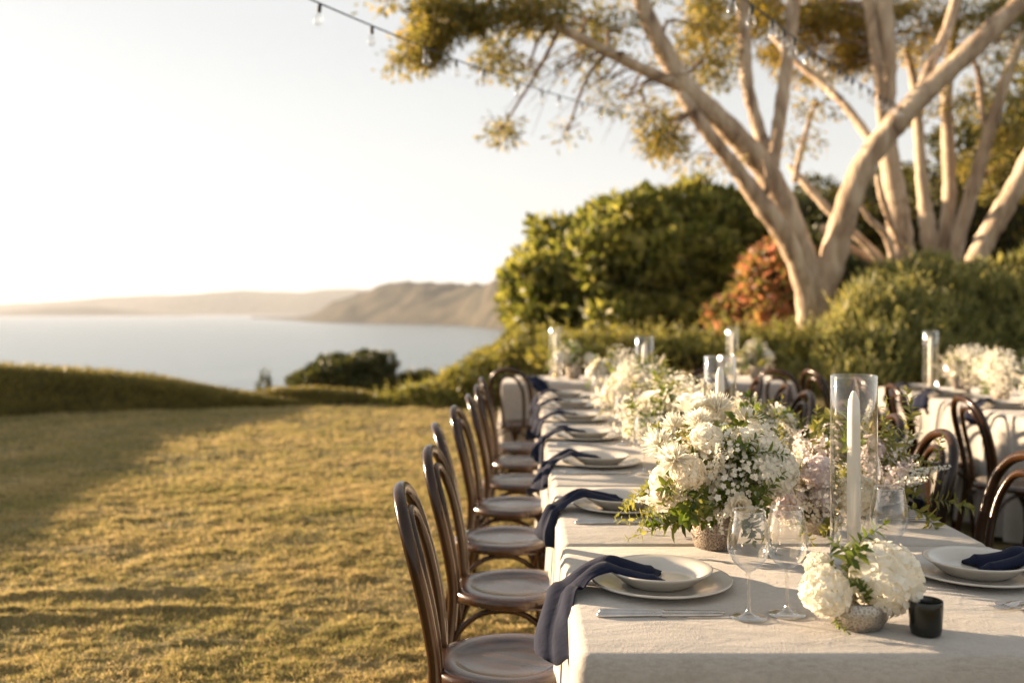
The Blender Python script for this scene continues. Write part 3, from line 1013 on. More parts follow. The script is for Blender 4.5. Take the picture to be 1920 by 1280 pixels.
gum('tall pale gum with two close parallel stems behind the forked trunk', (1690, 640, 14.0),
    [(1700, 680, 34, 14), (1697, 560, 32, 14), (1690, 480, 29, 14), (1682, 400, 25, 14), (1676, 360, 23, 14)],
    [
        [(1682, 400, 24, 14), (1668, 300, 21, 14), (1662, 220, 19, 14), (1665, 140, 18, 14), (1662, 60, 17, 14), (1655, -30, 16, 14)],
        [(1655, 240, 10, 13.9), (1648, 150, 11, 13.8), (1638, 80, 11, 13.8), (1625, -20, 10, 13.7)],
        [(1690, 470, 8, 13.9), (1672, 420, 7, 13.7), (1655, 375, 7, 13.5), (1645, 330, 6, 13.4)],
        [(1680, 500, 8, 13.8), (1660, 440, 7, 13.6), (1630, 410, 6, 13.5), (1612, 380, 5, 13.5)],
        [(1670, 510, 11, 14), (1620, 455, 9, 13.9), (1560, 400, 8, 14), (1510, 345, 8, 14.2), (1480, 310, 6, 14.4)],
        [(1680, 530, 12, 14.1), (1640, 490, 10, 14.2), (1585, 460, 9, 14.3), (1540, 425, 7, 14.5)],
    ],
    [(1400, 40, 90, 60, 900, 14.6), (1540, 50, 100, 55, 1500, 14.6), (1600, 90, 60, 50, 700, 14.5), (1470, 110, 60, 30, 330, 14.4), (1680, 30, 80, 40, 700, 14.8), (1560, 130, 40, 22, 240, 14.4), (1740, 70, 50, 60, 420, 14.8), (1590,30,110,35,900,15.0), (1480,20,110,35,700,15)], 52, 'gum_gold')

gum('slender pale gum with three upright stems on the right behind the shrubs', (1760, 640, 15.0),
    [(1765, 680, 22, 15), (1758, 560, 20, 15), (1745, 470, 17, 15), (1736, 400, 15, 15)],
    [
        [(1740, 430, 14, 15), (1728, 330, 12, 15), (1722, 240, 11, 15), (1712, 150, 9, 15), (1700, 90, 7, 15)],
        [(1765, 560, 15, 15.1), (1772, 460, 15, 15.2), (1780, 360, 14, 15.2), (1778, 260, 13, 15.2), (1775, 180, 12, 15.2), (1785, 80, 9, 15.3), (1800, -20, 8, 15.4)],
        [(1785, 520, 16, 14.9), (1800, 440, 15, 14.8), (1828, 340, 14, 14.7), (1852, 260, 13, 14.6), (1882, 160, 12, 14.5), (1915, 70, 10, 14.4), (1935, 0, 9, 14.4)],
        [(1852, 260, 7, 14.6), (1840, 200, 6, 14.7), (1835, 140, 6, 14.8), (1820, 100, 4, 14.8)],
    ],
    [(1870, 80, 70, 70, 650, 15), (1820, 190, 50, 60, 330, 15.4), (1880, 250, 60, 50, 420, 15.2), (1900, 20, 60, 40, 420, 15), (1850, 330, 60, 50, 330, 15.6), (1800, 40, 50, 50, 320, 15.2), (1740, 190, 40, 30, 120, 15.2)], 53, 'gum')

gum('leaning pale gum stem rising to the right behind the side table', (1800, 640, 13.0),
    [(1770, 700, 25, 13), (1800, 570, 24, 13), (1825, 500, 23, 13)],
    [
        [(1822, 505, 22, 13), (1850, 445, 21, 13), (1885, 385, 20, 12.9), (1925, 310, 19, 12.8), (1980, 200, 17, 12.7), (2030, 60, 14, 12.6)],
    ],
    [(1990, 120, 60, 80, 500, 12.8), (1960, 20, 50, 50, 400, 12.8)], 54, 'gum')

# ------------------------------------------------------------------ chairs
def chair_meshes():
    out = {}
    # seat: round bent rim with a shallow pressed dish
    mb = MB()
    prof = [(0.0, 0.448), (0.06, 0.4475), (0.115, 0.449), (0.132, 0.4535), (0.139, 0.4565), (0.150, 0.4575), (0.182, 0.4585), (0.196, 0.456), (0.2035, 0.449), (0.2035, 0.432), (0.198, 0.425), (0.17, 0.424), (0.0, 0.424)]
    mb.lathe(prof, 48)
    for i, (x, y, z) in enumerate(mb.v):   # a little wider at the front
        mb.v[i] = (x * 0.985, y * (1.0 + 0.10 * x / 0.2), z)
    out['seat'] = mb.mesh('seat', M['seatwood'])

    def U(foot, knee, mid, sh, top, r0, n=41):
        pts = []
        for s in (1, -1):
            half = [(q[0], q[1] * s, q[2]) for q in (foot, knee, mid, sh)]
            pts.append(half)
        path = [q for q in pts[0] if q] + [top] + [q for q in pts[1]][::-1]
        return spline(path, n), r0
    mb = MB()
    P = spline([(-0.255, 0.185, 0.0), (-0.20, 0.17, 0.25), (-0.175, 0.158, 0.45), (-0.195, 0.172, 0.62), (-0.235, 0.165, 0.78), (-0.262, 0.105, 0.865), (-0.275, 0.0, 0.892),
                (-0.262, -0.105, 0.865), (-0.235, -0.165, 0.78), (-0.195, -0.172, 0.62), (-0.175, -0.158, 0.45), (-0.20, -0.17, 0.25), (-0.255, -0.185, 0.0)], 61)
    rad = [0.0172 if 0.2 < i / 60 < 0.8 else 0.0165 for i in range(61)]
    mb.tube([Vector(q) for q in P], rad, 10)
    out['back_frame'] = mb.mesh('back_frame', M['wood'])
    mb = MB()
    P = spline([(-0.168, 0.085, 0.44), (-0.182, 0.098, 0.58), (-0.212, 0.102, 0.72), (-0.240, 0.066, 0.812), (-0.250, 0.0, 0.838), (-0.240, -0.066, 0.812), (-0.212, -0.102, 0.72), (-0.182, -0.098, 0.58), (-0.168, -0.085, 0.44)], 41)
    mb.tube([Vector(q) for q in P], 0.0128, 9)
    out['inner_hoop'] = mb.mesh('inner_hoop', M['wood'])
    for s, nm in ((1, 'leg_a'), (-1, 'leg_b')):
        mb = MB()
        P = spline([(0.135, 0.135 * s, 0.43), (0.142, 0.142 * s, 0.30), (0.158, 0.155 * s, 0.0)], 9)
        mb.tube([Vector(q) for q in P], list(np.linspace(0.0185, 0.0125, 9)), 10)
        out[nm] = mb.mesh('leg', M['wood'])
    arcs = {'arc_a': ((-0.192, 0.163, 0.27), (0.146, 0.146, 0.27)), 'arc_b': ((-0.192, -0.163, 0.27), (0.146, -0.146, 0.27)),
            'arc_c': ((0.146, 0.146, 0.27), (0.146, -0.146, 0.27)), 'arc_d': ((-0.192, 0.163, 0.27), (-0.192, -0.163, 0.27))}
    for k, (a, b) in arcs.items():
        a, b = Vector(a), Vector(b)
        mb = MB()
        c = (a + b) / 2
        inw = Vector((0, 0, 0))
        pts = [a, a.lerp(b, 0.12) + Vector((0, 0, 0.085)), a.lerp(b, 0.3) + Vector((0, 0, 0.133)), c + Vector((0, 0, 0.144)), a.lerp(b, 0.7) + Vector((0, 0, 0.133)), a.lerp(b, 0.88) + Vector((0, 0, 0.085)), b]
        mb.tube([Vector(q) for q in spline(pts, 21)], 0.0095, 8)
        out[k] = mb.mesh('brace', M['wood'])
    return out


CH = chair_meshes()


def make_chair(label, group, loc, rotz):
    r = thing('bentwood_chair', label, 'chair', group, loc, rotz)
    obj('seat', CH['seat'], r)
    obj('back_frame', CH['back_frame'], r)
    obj('inner_hoop', CH['inner_hoop'], r)
    obj('leg', CH['leg_a'], r)
    obj('leg', CH['leg_b'], r)
    for k in 'abcd':
        obj('brace', CH['arc_' + k], r)
    return r


chair0 = None


def chair(x, y, rz, label, group):
    global chair0
    if chair0 is None:
        chair0 = make_chair(label, group, (x, y, 0), rz)
        return chair0
    return copy_thing(chair0, (x, y, 0), (0, 0, rz), label, group)


G_L = 'bentwood chairs along the lawn side of the long table'
left = [(2.57, 'dark bentwood chair on the lawn side, nearest the camera'),
        (3.26, 'second bentwood chair from the camera on the lawn side of the long table'),
        (3.95, 'third bentwood chair from the camera on the lawn side of the long table'),
        (4.62, 'fourth bentwood chair from the camera on the lawn side of the long table'),
        (5.28, 'fifth bentwood chair from the camera on the lawn side of the long table'),
        (5.95, 'sixth lawn side bentwood chair, last but one before the cross table'),
        (6.62, 'farthest lawn side bentwood chair of the long table, close to the cross table')]
jit = [(0, 0.03), (0.005, -0.05), (-0.035, 0.09), (-0.01, -0.07), (0.02, 0.05), (0.035, -0.09), (0.03, 0.07)]
for (y, lb), (dx, dr) in zip(left, jit):
    chair(-0.048 + dx, y, dr, lb, G_L)
G_R = 'bentwood chairs along the far side of the long table'
right = [(2.55, 'far side bentwood chair at the right edge of the frame, nearest the camera'),
         (3.12, 'far side bentwood chair with its hoop cut by the right frame edge'),
         (3.72, 'far side bentwood chair with its full hoop in view right of the leafy mauve flowers'),
         (4.30, 'far side bentwood chair with pale lit hoop just behind the leafy mauve flowers'),
         (4.9, 'far side bentwood chair seen through the tall glass candle cylinder'),
         (5.5, 'far side bentwood chair left of the tall glass cylinder, nearest of the dim cluster'),
         (6.1, 'far side bentwood chair second in the dim cluster behind the white flowers'),
         (6.7, 'far side bentwood chair at the far end of the long table')]
for i, (y, lb) in enumerate(right):
    chair(1.31 + 0.02 * math.sin(i * 2.3), y, PI + 0.06 * math.sin(i * 1.7), lb, G_R)
G_B = 'bentwood chairs along the draped side table'
for i, (x, y, rz, lb) in enumerate([
        (2.52, 6.75, 0.05, 'bentwood chair at the side table nearest its far left corner'),
        (2.50, 6.05, -0.04, 'bentwood chair at the middle of the side table, black hoop against lit cloth'),
        (2.55, 5.2, 0.03, 'bentwood chair at the side table with thin hoops before the navy napkin')]):
    chair(x, y, rz, lb, G_B)
G_C = 'bentwood chairs at the cross table'
for (x, y, rz, lb) in [
        (-0.02, 7.98, PI / 2 - 0.45, 'bentwood chair turned at the left end of the cross table'),
        (1.38, 7.95, PI / 2 + 0.1, 'bentwood chair at the cross table hidden behind tall white flowers'),
        (2.08, 7.75, PI / 2 - 0.75, 'bentwood chair with glinting hoop at the right end of the cross table'),
        (2.42, 7.62, PI / 2 - 1.3, 'bentwood chair beside the tall glass cylinder between cross table and side table')]:
    chair(x, y, rz, lb, G_C)

# ------------------------------------------------------------------ tables and cloths
def table(label, x0, x1, y0, y1):
    r = thing('trestle_table', label, 'table', None, ((x0 + x1) / 2, (y0 + y1) / 2, 0))
    hx, hy = (x1 - x0) / 2 - 0.012, (y1 - y0) / 2 - 0.012
    mb = MB()
    mb.box((-hx, -hy, 0.718), (hx, hy, 0.744))
    obj('tabletop', mb.mesh('tabletop', M['tabletop'], False), r)
    lm = MB()
    lm.tube([(0, 0, 0), (0, 0, 0.718)], 0.016, 8)
    lm = lm.mesh('leg', M['metal_leg'])
    nl = max(2, int(round(2 * hy / 1.6)) + 1)
    for sx in (-1, 1):
        for k in range(nl):
            obj('leg', lm, r, (sx * (hx - 0.18), -hy + 0.3 + (2 * hy - 0.6) * k / (nl - 1), 0))
    return r


def cloth(label, x0, x1, y0, y1, seed, drop=0.70, open_lo=False, open_hi=False, mat='linen', group='linen tablecloths on the long table', z=0.75, amp=0.05, gap=0.0):
    """Linen laid over the table: a flat top with a soft edge and hanging folds. open_*: that end butts on the next cloth."""
    g = np.random.default_rng(seed)
    hx, hy = (x1 - x0) / 2, (y1 - y0) / 2
    rc = 0.022
    # perimeter walk (counter-clockwise), rounded corners
    per = []
    step = 0.022

    def seg(a, b):
        n = max(2, int(math.hypot(b[0] - a[0], b[1] - a[1]) / step))
        return [(a[0] + (b[0] - a[0]) * i / n, a[1] + (b[1] - a[1]) * i / n) for i in range(n)]
    cs = [(hx - rc, -hy + rc, -PI / 2), (hx - rc, hy - rc, 0), (-hx + rc, hy - rc, PI / 2), (-hx + rc, -hy + rc, PI)]
    for i, (cx, cyy, a0) in enumerate(cs):
        prev = cs[i - 1]
        a_end = (prev[0] + rc * math.cos(a0), prev[1] + rc * math.sin(a0))
        b_st = (cx + rc * math.cos(a0), cyy + rc * math.sin(a0))
        for q in seg(a_end, b_st):
            per.append((q[0], q[1], math.cos(a0), math.sin(a0)))
        for k in range(6):
            a = a0 + PI / 2 * k / 6
            per.append((cx + rc * math.cos(a), cyy + rc * math.sin(a), math.cos(a), math.sin(a)))
    per = np.array(per)
    n = len(per)
    s = np.concatenate([[0], np.cumsum(np.hypot(*(np.diff(per[:, :2], axis=0).T)))])
    fold = 0.6 * np.sin(s * 2 * PI / 0.34 + 3 * fbm(s * 0.8, s * 0 + seed, 2)) + 0.5 * np.sin(s * 2 * PI / 0.19 + 5 * fbm(s * 0.6 + 9, s * 0 + seed, 2)) + 1.6 * (fbm(s * 3.3, s * 0 + seed * 1.7, 3) - 0.5)
    end = np.ones(n)
    if open_lo:
        end[per[:, 3] < -0.5] = 0
    if open_hi:
        end[per[:, 3] > 0.5] = 0
    end = np.convolve(np.concatenate([end[-3:], end, end[:3]]), np.ones(7) / 7, 'valid')
    corner = np.abs(per[:, 2] * per[:, 3]) * 2
    corner = np.convolve(np.concatenate([corner[-8:], corner, corner[:8]]), np.ones(17) / 17, 'valid')
    rows = []
    er = 0.016
    for k in range(4):                      # rounded top edge
        a = PI / 2 * k / 3
        ofs = -er + er * math.sin(a)
        rows.append((ofs, -er + er * math.cos(a), 0.0))
    for d in (0.03, 0.06, 0.10, 0.16, 0.24, 0.34, 0.46, 0.58, drop):
        rows.append((0.0, -d, smooth(d / drop) ** 0.75))
    V = []
    for (ofs, dz, f) in rows:
        o2 = ofs + end * (f * (amp * (fold * 0.5 + 0.35) + 0.05 * corner * f) + 0.006 * (f > 0))
        x = per[:, 0] + per[:, 2] * o2
        y = per[:, 1] + per[:, 3] * o2
        zz = z + dz + (0 if f < 0.99 else 0.01 * np.sin(s * 7))
        V.append(np.stack([x, y, np.broadcast_to(zz, x.shape)], 1))
    V = np.concatenate(V)
    Fq = []
    for i in range(len(rows) - 1):
        for j in range(n):
            j2 = (j + 1) % n
            Fq.append((i * n + j, (i + 1) * n + j, (i + 1) * n + j2, i * n + j2))
    mb = MB()
    mb.add(V, Fq)
    mb.f.append(tuple(range(n)))
    mb.mi.append(0)
    me = mb.mesh('tablecloth', M[mat])
    return thing('tablecloth', label, 'tablecloth', group, ((x0 + x1) / 2, (y0 + y1) / 2, 0), 0, me)


TL, TR = 0.093, 1.192
T0, T1 = 1.735, 7.30
table('long banquet table hidden under overlapping linen cloths', TL, TR, T0, T1)
bounds = [T0, 2.552, 3.41, 4.62, 5.9, T1]
lbls = ['front linen tablecloth of the long table with its hem facing the camera',
        'second linen tablecloth under the first large white bouquet of the long table',
        'third linen tablecloth in the middle of the long table',
        'fourth linen tablecloth of the long table, behind the middle one',
        'last linen tablecloth at the far end of the long table, by the cross table']
for i in range(5):
    cloth(lbls[i], TL, TR, bounds[i] + (0.0035 if i else 0), bounds[i + 1] - (0.0035 if i < 4 else 0), 5 + i, open_lo=i > 0, open_hi=i < 4, amp=0.034)
BX0, BX1, BY0, BY1 = 2.77, 3.87, 4.1, 7.84
table('side table hidden under a floor length linen cloth', BX0, BX1, BY0, BY1)
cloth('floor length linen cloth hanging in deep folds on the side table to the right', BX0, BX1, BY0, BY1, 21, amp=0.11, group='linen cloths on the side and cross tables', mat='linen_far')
CX0, CX1, CY0, CY1 = -0.20, 2.25, 8.22, 9.15
table('cross table hidden under a linen cloth behind the long table', CX0, CX1, CY0, CY1)
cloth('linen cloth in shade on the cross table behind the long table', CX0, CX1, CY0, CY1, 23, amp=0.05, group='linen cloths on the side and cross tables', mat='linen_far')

TZ = 0.7505
# ------------------------------------------------------------------ tableware
mb = MB()
mb.lathe([(0, 0.0), (0.09, 0.0), (0.102, 0.0015), (0.125, 0.008), (0.150, 0.0145), (0.1535, 0.017), (0.152, 0.0195), (0.147, 0.0188), (0.120, 0.0125), (0.104, 0.007), (0.085, 0.0055), (0, 0.0055)], 64)
ME_CHARGER = mb.mesh('charger_plate', M['porcelain'])
mb = MB()
mb.lathe([(0, 0.0), (0.068, 0.0), (0.071, 0.003), (0.085, 0.010), (0.104, 0.026), (0.1145, 0.0325), (0.1155, 0.035), (0.113, 0.0362), (0.100, 0.0305), (0.086, 0.0225), (0.076, 0.0125), (0.066, 0.0085), (0, 0.0075)], 64)
ME_PLATE = mb.mesh('dinner_plate', M['porcelain'])
CH_Z = 0.0058


def glass_mesh(sc=1.0):
    mb = MB()
    prof = [(0.0, 0.0012), (0.034, 0.0008), (0.0365, 0.0016), (0.036, 0.0028), (0.025, 0.0045), (0.010, 0.008), (0.0052, 0.014), (0.0038, 0.026), (0.0034, 0.055), (0.0036, 0.082), (0.0055, 0.0905),
            (0.014, 0.0955), (0.026, 0.105), (0.0355, 0.119), (0.0405, 0.135), (0.0412, 0.148), (0.039, 0.168), (0.0345, 0.192), (0.0315, 0.209)]
    mb.lathe(prof, 40)
    # the rim and the inside of the bowl
    mb.lathe([(0.0315, 0.209), (0.0313, 0.2100), (0.0307, 0.2098), (0.0308, 0.2085)], 40)
    ring = [(0.0312 + 0.0011 * math.cos(a), 0.2095 + 0.0011 * math.sin(a)) for a in np.linspace(0, 2 * PI, 8, endpoint=False)]
    mb.lathe(ring, 40, closed=True)
    return mb.mesh('wine_glass', M['glass'])


ME_GLASS = glass_mesh()


def knife_mesh():
    """Handle towards -x, blade towards +x, lying flat."""
    mb = MB()
    hp = [(-0.125, 0.0030), (-0.122, 0.0062), (-0.11, 0.0066), (-0.05, 0.0052), (-0.012, 0.0042), (-0.002, 0.0052), (0.004, 0.0040)]
    mb.tube([(x, 0, 0.0042) for x, r in hp], [r for x, r in hp], 10, flat=0.62)
    n = 12
    vs, fs = [], []
    for i in range(n + 1):
        u = i / n
        x = 0.002 + 0.122 * u
        wv = 0.0078 * (1 - 0.15 * u) if u < 0.7 else 0.0066 * math.sqrt(max(0, 1 - ((u - 0.7) / 0.3) ** 2)) + 0.0002
        vs += [(x, -wv * 1.15, 0.0034), (x, 0.002, 0.0052), (x, wv, 0.0046), (x, 0.002, 0.0022)]
    for i in range(n):
        for k in range(4):
            a, b = i * 4 + k, i * 4 + (k + 1) % 4
            fs.append((a, b, b + 4, a + 4))
    mb.add(vs, fs)
    return mb.mesh('knife', M['silver'])


def fork_mesh():
    mb = MB()
    hp = [(-0.105, 0.004), (-0.10, 0.0075), (-0.07, 0.006), (-0.03, 0.0034), (0.01, 0.003), (0.03, 0.0036), (0.042, 0.0105), (0.055, 0.0125), (0.062, 0.0122)]
    zz = [0.0035, 0.0035, 0.0032, 0.003, 0.006, 0.010, 0.009, 0.006, 0.005]
    mb.tube([(x, 0, z + 0.001) for (x, r), z in zip(hp, zz)], [0.0018] * len(hp), 8, flat=1.0)
    o = 0
    for i, (x, rr) in enumerate(hp):
        for k in range(8):
            vx, vy, vz = mb.v[i * 8 + k]
            mb.v[i * 8 + k] = (x, (vy) / 0.0018 * rr, vz)
    for y in (-0.0102, -0.0034, 0.0034, 0.0102):
        mb.tube([(0.060, y, 0.0062), (0.075, y, 0.0052), (0.092, y, 0.0065), (0.106, y * 0.95, 0.0105)], [0.0019, 0.0019, 0.0016, 0.0008], 6)
    return mb.mesh('fork', M['silver'])


ME_KNIFE, ME_FORK = knife_mesh(), fork_mesh()


def napkin_mesh(seed, tail=0.13, skew=-0.10, wide=0.098):
    """Folded linen napkin: two soft pleats on the plate, then over the rim, over the table edge and hanging.
    Local frame: x=0 at the plate centre, -x towards the table edge, z=0 at the cloth."""
    g = random.Random(seed)
    e = -0.203                       # table edge
    path = [(-0.004, 0.000, 0.0175, 1.0), (-0.04, 0.0, 0.0205, 1.0), (-0.085, -0.001, 0.032, 1.0), (-0.113, -0.004, 0.0425, 1.0), (-0.135, -0.008, 0.0405, 1.02),
            (-0.165, -0.018, 0.029, 1.05), (e + 0.008, -0.034, 0.0125, 1.05), (e - 0.013, -0.048, 0.000, 1.0), (e - 0.027, -0.066 + skew * 0.25, -0.035, 0.95),
            (e - 0.034, -0.075 + skew * 0.6, -0.075, 0.95), (e - 0.036, -0.082 + skew, -tail, 0.82)]
    S = spline(path, 46)
    S[:, 1] += 0.012 * np.sin(np.linspace(0, 5, 46) + seed) * np.linspace(0.2, 1, 46)
    vs, fs = [], []
    K = 26
    for i, (x, y, z, wf) in enumerate(S):
        t = S[min(i + 1, 45), :3] - S[max(i - 1, 0), :3]
        t = Vector(t).normalized()
        u = i / 45
        side = Vector((0, 1, 0))
        tw = 0.75 * smooth((u - 0.55) / 0.4)          # hanging part turns to face the camera
        side = Vector((-math.sin(tw) * 0.8, math.cos(tw), 0.0)).normalized()
        side = (side - t * side.dot(t)).normalized()
        nrm = t.cross(side)
        if nrm.z < 0 and u < 0.5:
            nrm = -nrm
        if u >= 0.5 and nrm.x > 0.2:
            nrm = -nrm
        wv = wide * wf * (1 - 0.10 * math.sin(PI * smooth((u - 0.3) / 0.4)))
        hfold = 0.019 * (1 - 0.55 * u)
        endf = min(1.0, i / 2.5 + 0.25) * min(1.0, (45 - i) / 2.0 + 0.25)
        for k in range(K):
            if k < K - 8:                               # upper skin with two pleats
                q = k / (K - 9)
                v = q - 0.5
                hgt = hfold * (abs(math.sin(2 * PI * q + 0.25 * math.sin(5 * u + seed))) ** 0.85) * endf + (0.004 * math.sin(9 * u + 6 * q + seed * 1.7) + 0.0022 * math.sin(23 * u + 11 * q + seed)) * endf * math.sin(PI * q)
            else:
                q = 1 - (k - (K - 8) + 1) / 9
                v = q - 0.5
                hgt = -0.0012
            p = Vector((x, y, z)) + side * (v * wv) + nrm * hgt
            if i == 0:
                p.x += 0.010 * math.sin(3 * q * PI)
            if i >= 43:                                  # pointed hanging corner
                p.z += (abs(v + 0.12) * 0.05) * (i - 42) / 3
            vs.append(p)
    for i in range(45):
        for k in range(K):
            k2 = (k + 1) % K
            fs.append((i * K + k, i * K + k2, (i + 1) * K + k2, (i + 1) * K + k))
    mb = MB()
    mb.add(vs, fs)
    mb.f += [tuple(range(K))[::-1], tuple(45 * K + k for k in range(K))]
    mb.mi += [0, 0]
    return mb.mesh('napkin', M['navy'])


NAPK = [napkin_mesh(1, 0.125, -0.06, 0.128), napkin_mesh(2, 0.10, 0.02, 0.115), napkin_mesh(3, 0.085, -0.035, 0.13), napkin_mesh(4, 0.115, 0.035, 0.12), napkin_mesh(5, 0.07, -0.05, 0.125), napkin_mesh(6, 0.13, -0.01, 0.11), napkin_mesh(7, 0.095, 0.0, 0.12)]

ordn = ['nearest the camera', 'second from the camera', 'third from the camera', 'fourth from the camera', 'fifth from the camera', 'sixth from the camera', 'farthest from the camera']
PX = 0.296
Ys = [2.17, 3.02, 3.87, 4.66, 5.42, 6.18, 6.86]
for i, y in enumerate(Ys):
    w_ = ordn[i]
    thing('charger_plate', f'wide charger plate on the lawn side, {w_}', 'plate', 'charger plates on the lawn side', (PX, y, TZ), 0, ME_CHARGER)
    thing('dinner_plate', f'deep dinner plate under a lawn side napkin, {w_}', 'plate', 'dinner plates on the lawn side', (PX - 0.004, y, TZ + CH_Z), 0, ME_PLATE)
    thing('napkin', f'navy napkin hanging over the lawn side edge, {w_}', 'napkin', 'navy napkins on the lawn side', (PX, y, TZ), 0.0, NAPK[i])
    ky = y - 0.205
    for j in range(2):
        which = 'outer' if j == 0 else 'inner'
        thing('knife', f'{which} silver knife of the lawn side pair {w_}', 'knife', 'silver knives on the lawn side', (0.265 + 0.006 * j, ky + 0.019 * j - 0.012, TZ), 0.015 - 0.03 * j, ME_KNIFE)
    gl = [(0.436, y - 0.225), (0.516, y - 0.205)]
    for j, (gx, gy) in enumerate(gl):
        if i == 1 and j == 1:
            continue
        which = 'left' if j == 0 else 'right'
        thing('wine_glass', f'{which} wine glass of the lawn side pair {w_}', 'glass', 'wine glasses on the lawn side', (gx, gy, TZ), 0.3 * i, ME_GLASS)

# far side of the long table
RX = TR - 0.175
for i, y in enumerate([2.25, 3.12, 4.0]):
    w_ = ['at the right edge of the frame', 'half hidden by the leafy mauve flowers', 'behind the leafy mauve flowers'][i]
    thing('charger_plate', f'wide charger plate on the far side, {w_}', 'plate', 'charger plates on the far side', (RX, y, TZ), 0, ME_CHARGER)
    thing('dinner_plate', f'deep dinner plate on the far side, {w_}', 'plate', 'dinner plates on the far side', (RX + 0.003, y, TZ + CH_Z), 0, ME_PLATE)
    thing('napkin', f'navy napkin on a far side plate, {w_}', 'napkin', 'navy napkins on the far side', (RX + 0.0, y + 0.01, TZ), PI, NAPK[(3, 1, 2)[i]])
for j, (x, y, rz) in enumerate([(1.02, 2.015, PI + 0.42), (1.05, 1.985, PI - 0.22)]):
    thing('fork', ['upper of two crossed silver forks before the front right plate', 'lower of two crossed silver forks before the front right plate'][j], 'fork', 'crossed forks at the front right', (x, y, TZ + 0.004 * (1 - j)), rz, ME_FORK)
for j in range(3):
    thing('fork', ['silver fork by the far table edge, closest to the camera of three', 'middle silver fork of three near the far table edge', 'silver fork of three by the far table edge, closest to the mauve flowers'][j], 'fork', 'row of forks by the far table edge', (1.055, 2.83 + 0.026 * j, TZ), PI + 0.03 * j, ME_FORK)
thing('wine_glass', 'empty wine glass behind the white hydrangea head, on the far side', 'glass', 'wine glasses on the far side', (0.80, 2.19, TZ), 0, ME_GLASS)
thing('wine_glass', 'empty wine glass right of the tall candle cylinder, deeper on the far side', 'glass', 'wine glasses on the far side', (0.90, 2.62, TZ), 0, ME_GLASS)

# smoked votive
mb = MB()
mb.lathe([(0, 0.0), (0.022, 0.0), (0.0265, 0.003), (0.0285, 0.012), (0.0305, 0.045), (0.0308, 0.062), (0.0300, 0.0640), (0.0288, 0.0625), (0.0282, 0.045), (0.0262, 0.014), (0.020, 0.008), (0, 0.007)], 40)
v = thing('votive_holder', 'small black smoked glass votive beside the white hydrangeas at the table front', 'candle holder', None, (0.742, 1.845, TZ))
m_v, t, p, o = new_mat('black_glass')
p.inputs['Base Color'].default_value = (0.012, 0.013, 0.010, 1)
p.inputs['Roughness'].default_value = 0.08
p.inputs['Transmission Weight'].default_value = 0.25
n1 = nd(t, 'ShaderNodeTexNoise', Scale=60.0, Detail=2)
b = nd(t, 'ShaderNodeBump', Strength=0.15, Distance=0.002)
t.links.new(n1.outputs['Fac'], b.inputs['Height'])
t.links.new(b.outputs[0], p.inputs['Normal'])
obj('cup', mb.mesh('cup', m_v), v)
mb = MB()
mb.lathe([(0, 0.030), (0.026, 0.030), (0.0265, 0.0275), (0, 0.0275)], 24)
wx = obj('wax', mb.mesh('wax', M['wax']), v)
mb = MB()
mb.tube([(0, 0, 0.029), (0.001, 0, 0.036), (0.003, 0, 0.041)], 0.0009, 5)
obj('wick', mb.mesh('wick', M['wick']), wx)

# hurricane cylinders and their candles
def hurricane_mesh(h, r):
    mb = MB()
    mb.lathe([(0, 0.0), (r - 0.004, 0.0), (r, 0.004), (r, h * 0.25), (r, h * 0.5), (r, h * 0.75), (r, h - 0.002), (r - 0.001, h), (r - 0.003, h), (r - 0.004, h - 0.003), (r - 0.0035, h - 0.006)], 48)
    return mb.mesh('hurricane_cylinder', M['tube_glass'])


def candle_meshes(h, r):
    mb = MB()
    mb.lathe([(0, 0), (r, 0), (r, h * 0.3), (r * 0.97, h * 0.6), (r * 0.92, h * 0.85), (r * 0.80, h * 0.94), (r * 0.42, h * 0.985), (r * 0.2, h), (0, h)], 24)
    a = mb.mesh('taper', M['wax'])
    mb = MB()
    mb.tube([(0, 0, h - 0.002), (0.0005, 0, h + 0.008), (0.002, 0, h + 0.014)], 0.0009, 5)
    b = mb.mesh('wick', M['wick'])
    mb = MB()
    mb.lathe([(0, 0.0), (0.026, 0.0), (0.028, 0.004), (0.016, 0.008), (r * 1.25, 0.014), (r * 1.25, 0.03), (r * 1.02, 0.03), (r * 1.02, 0.02), (0, 0.02)], 24)
    c = mb.mesh('candle_cup', M['brass'])
    return a, b, c


HUR = hurricane_mesh(0.45, 0.053)
CAN = candle_meshes(0.385, 0.0155)
hurr = [(0.762, 2.31, 0.0, 'nearest and tallest looking, behind the front hydrangeas'), (0.645, 3.30, -0.004, 'rising out of the first large white bouquet'), (0.685, 5.72, 0, 'far along the long table'),
        (2.95, 7.25, 0, 'on the side table beside its flowers'), (1.82, 8.75, 0, 'on the cross table behind the long table'), (0.27, 8.85, 0, 'on the cross table near its left end')]
for i, (x, y, dz, lb) in enumerate(hurr):
    thing('hurricane_cylinder', f'tall clear glass candle cylinder, {lb}', 'candle cylinder', 'tall glass candle cylinders', (x, y, TZ), 0, HUR)
    c = thing('taper_candle', f'unlit ivory taper candle in the glass cylinder, {lb}', 'candle', 'ivory taper candles', (x, y, TZ + 0.0085))
    tp = obj('taper', CAN[0], c, (0, 0, 0.02))
    obj('wick', CAN[1], tp)
    obj('candle_cup', CAN[2], c)

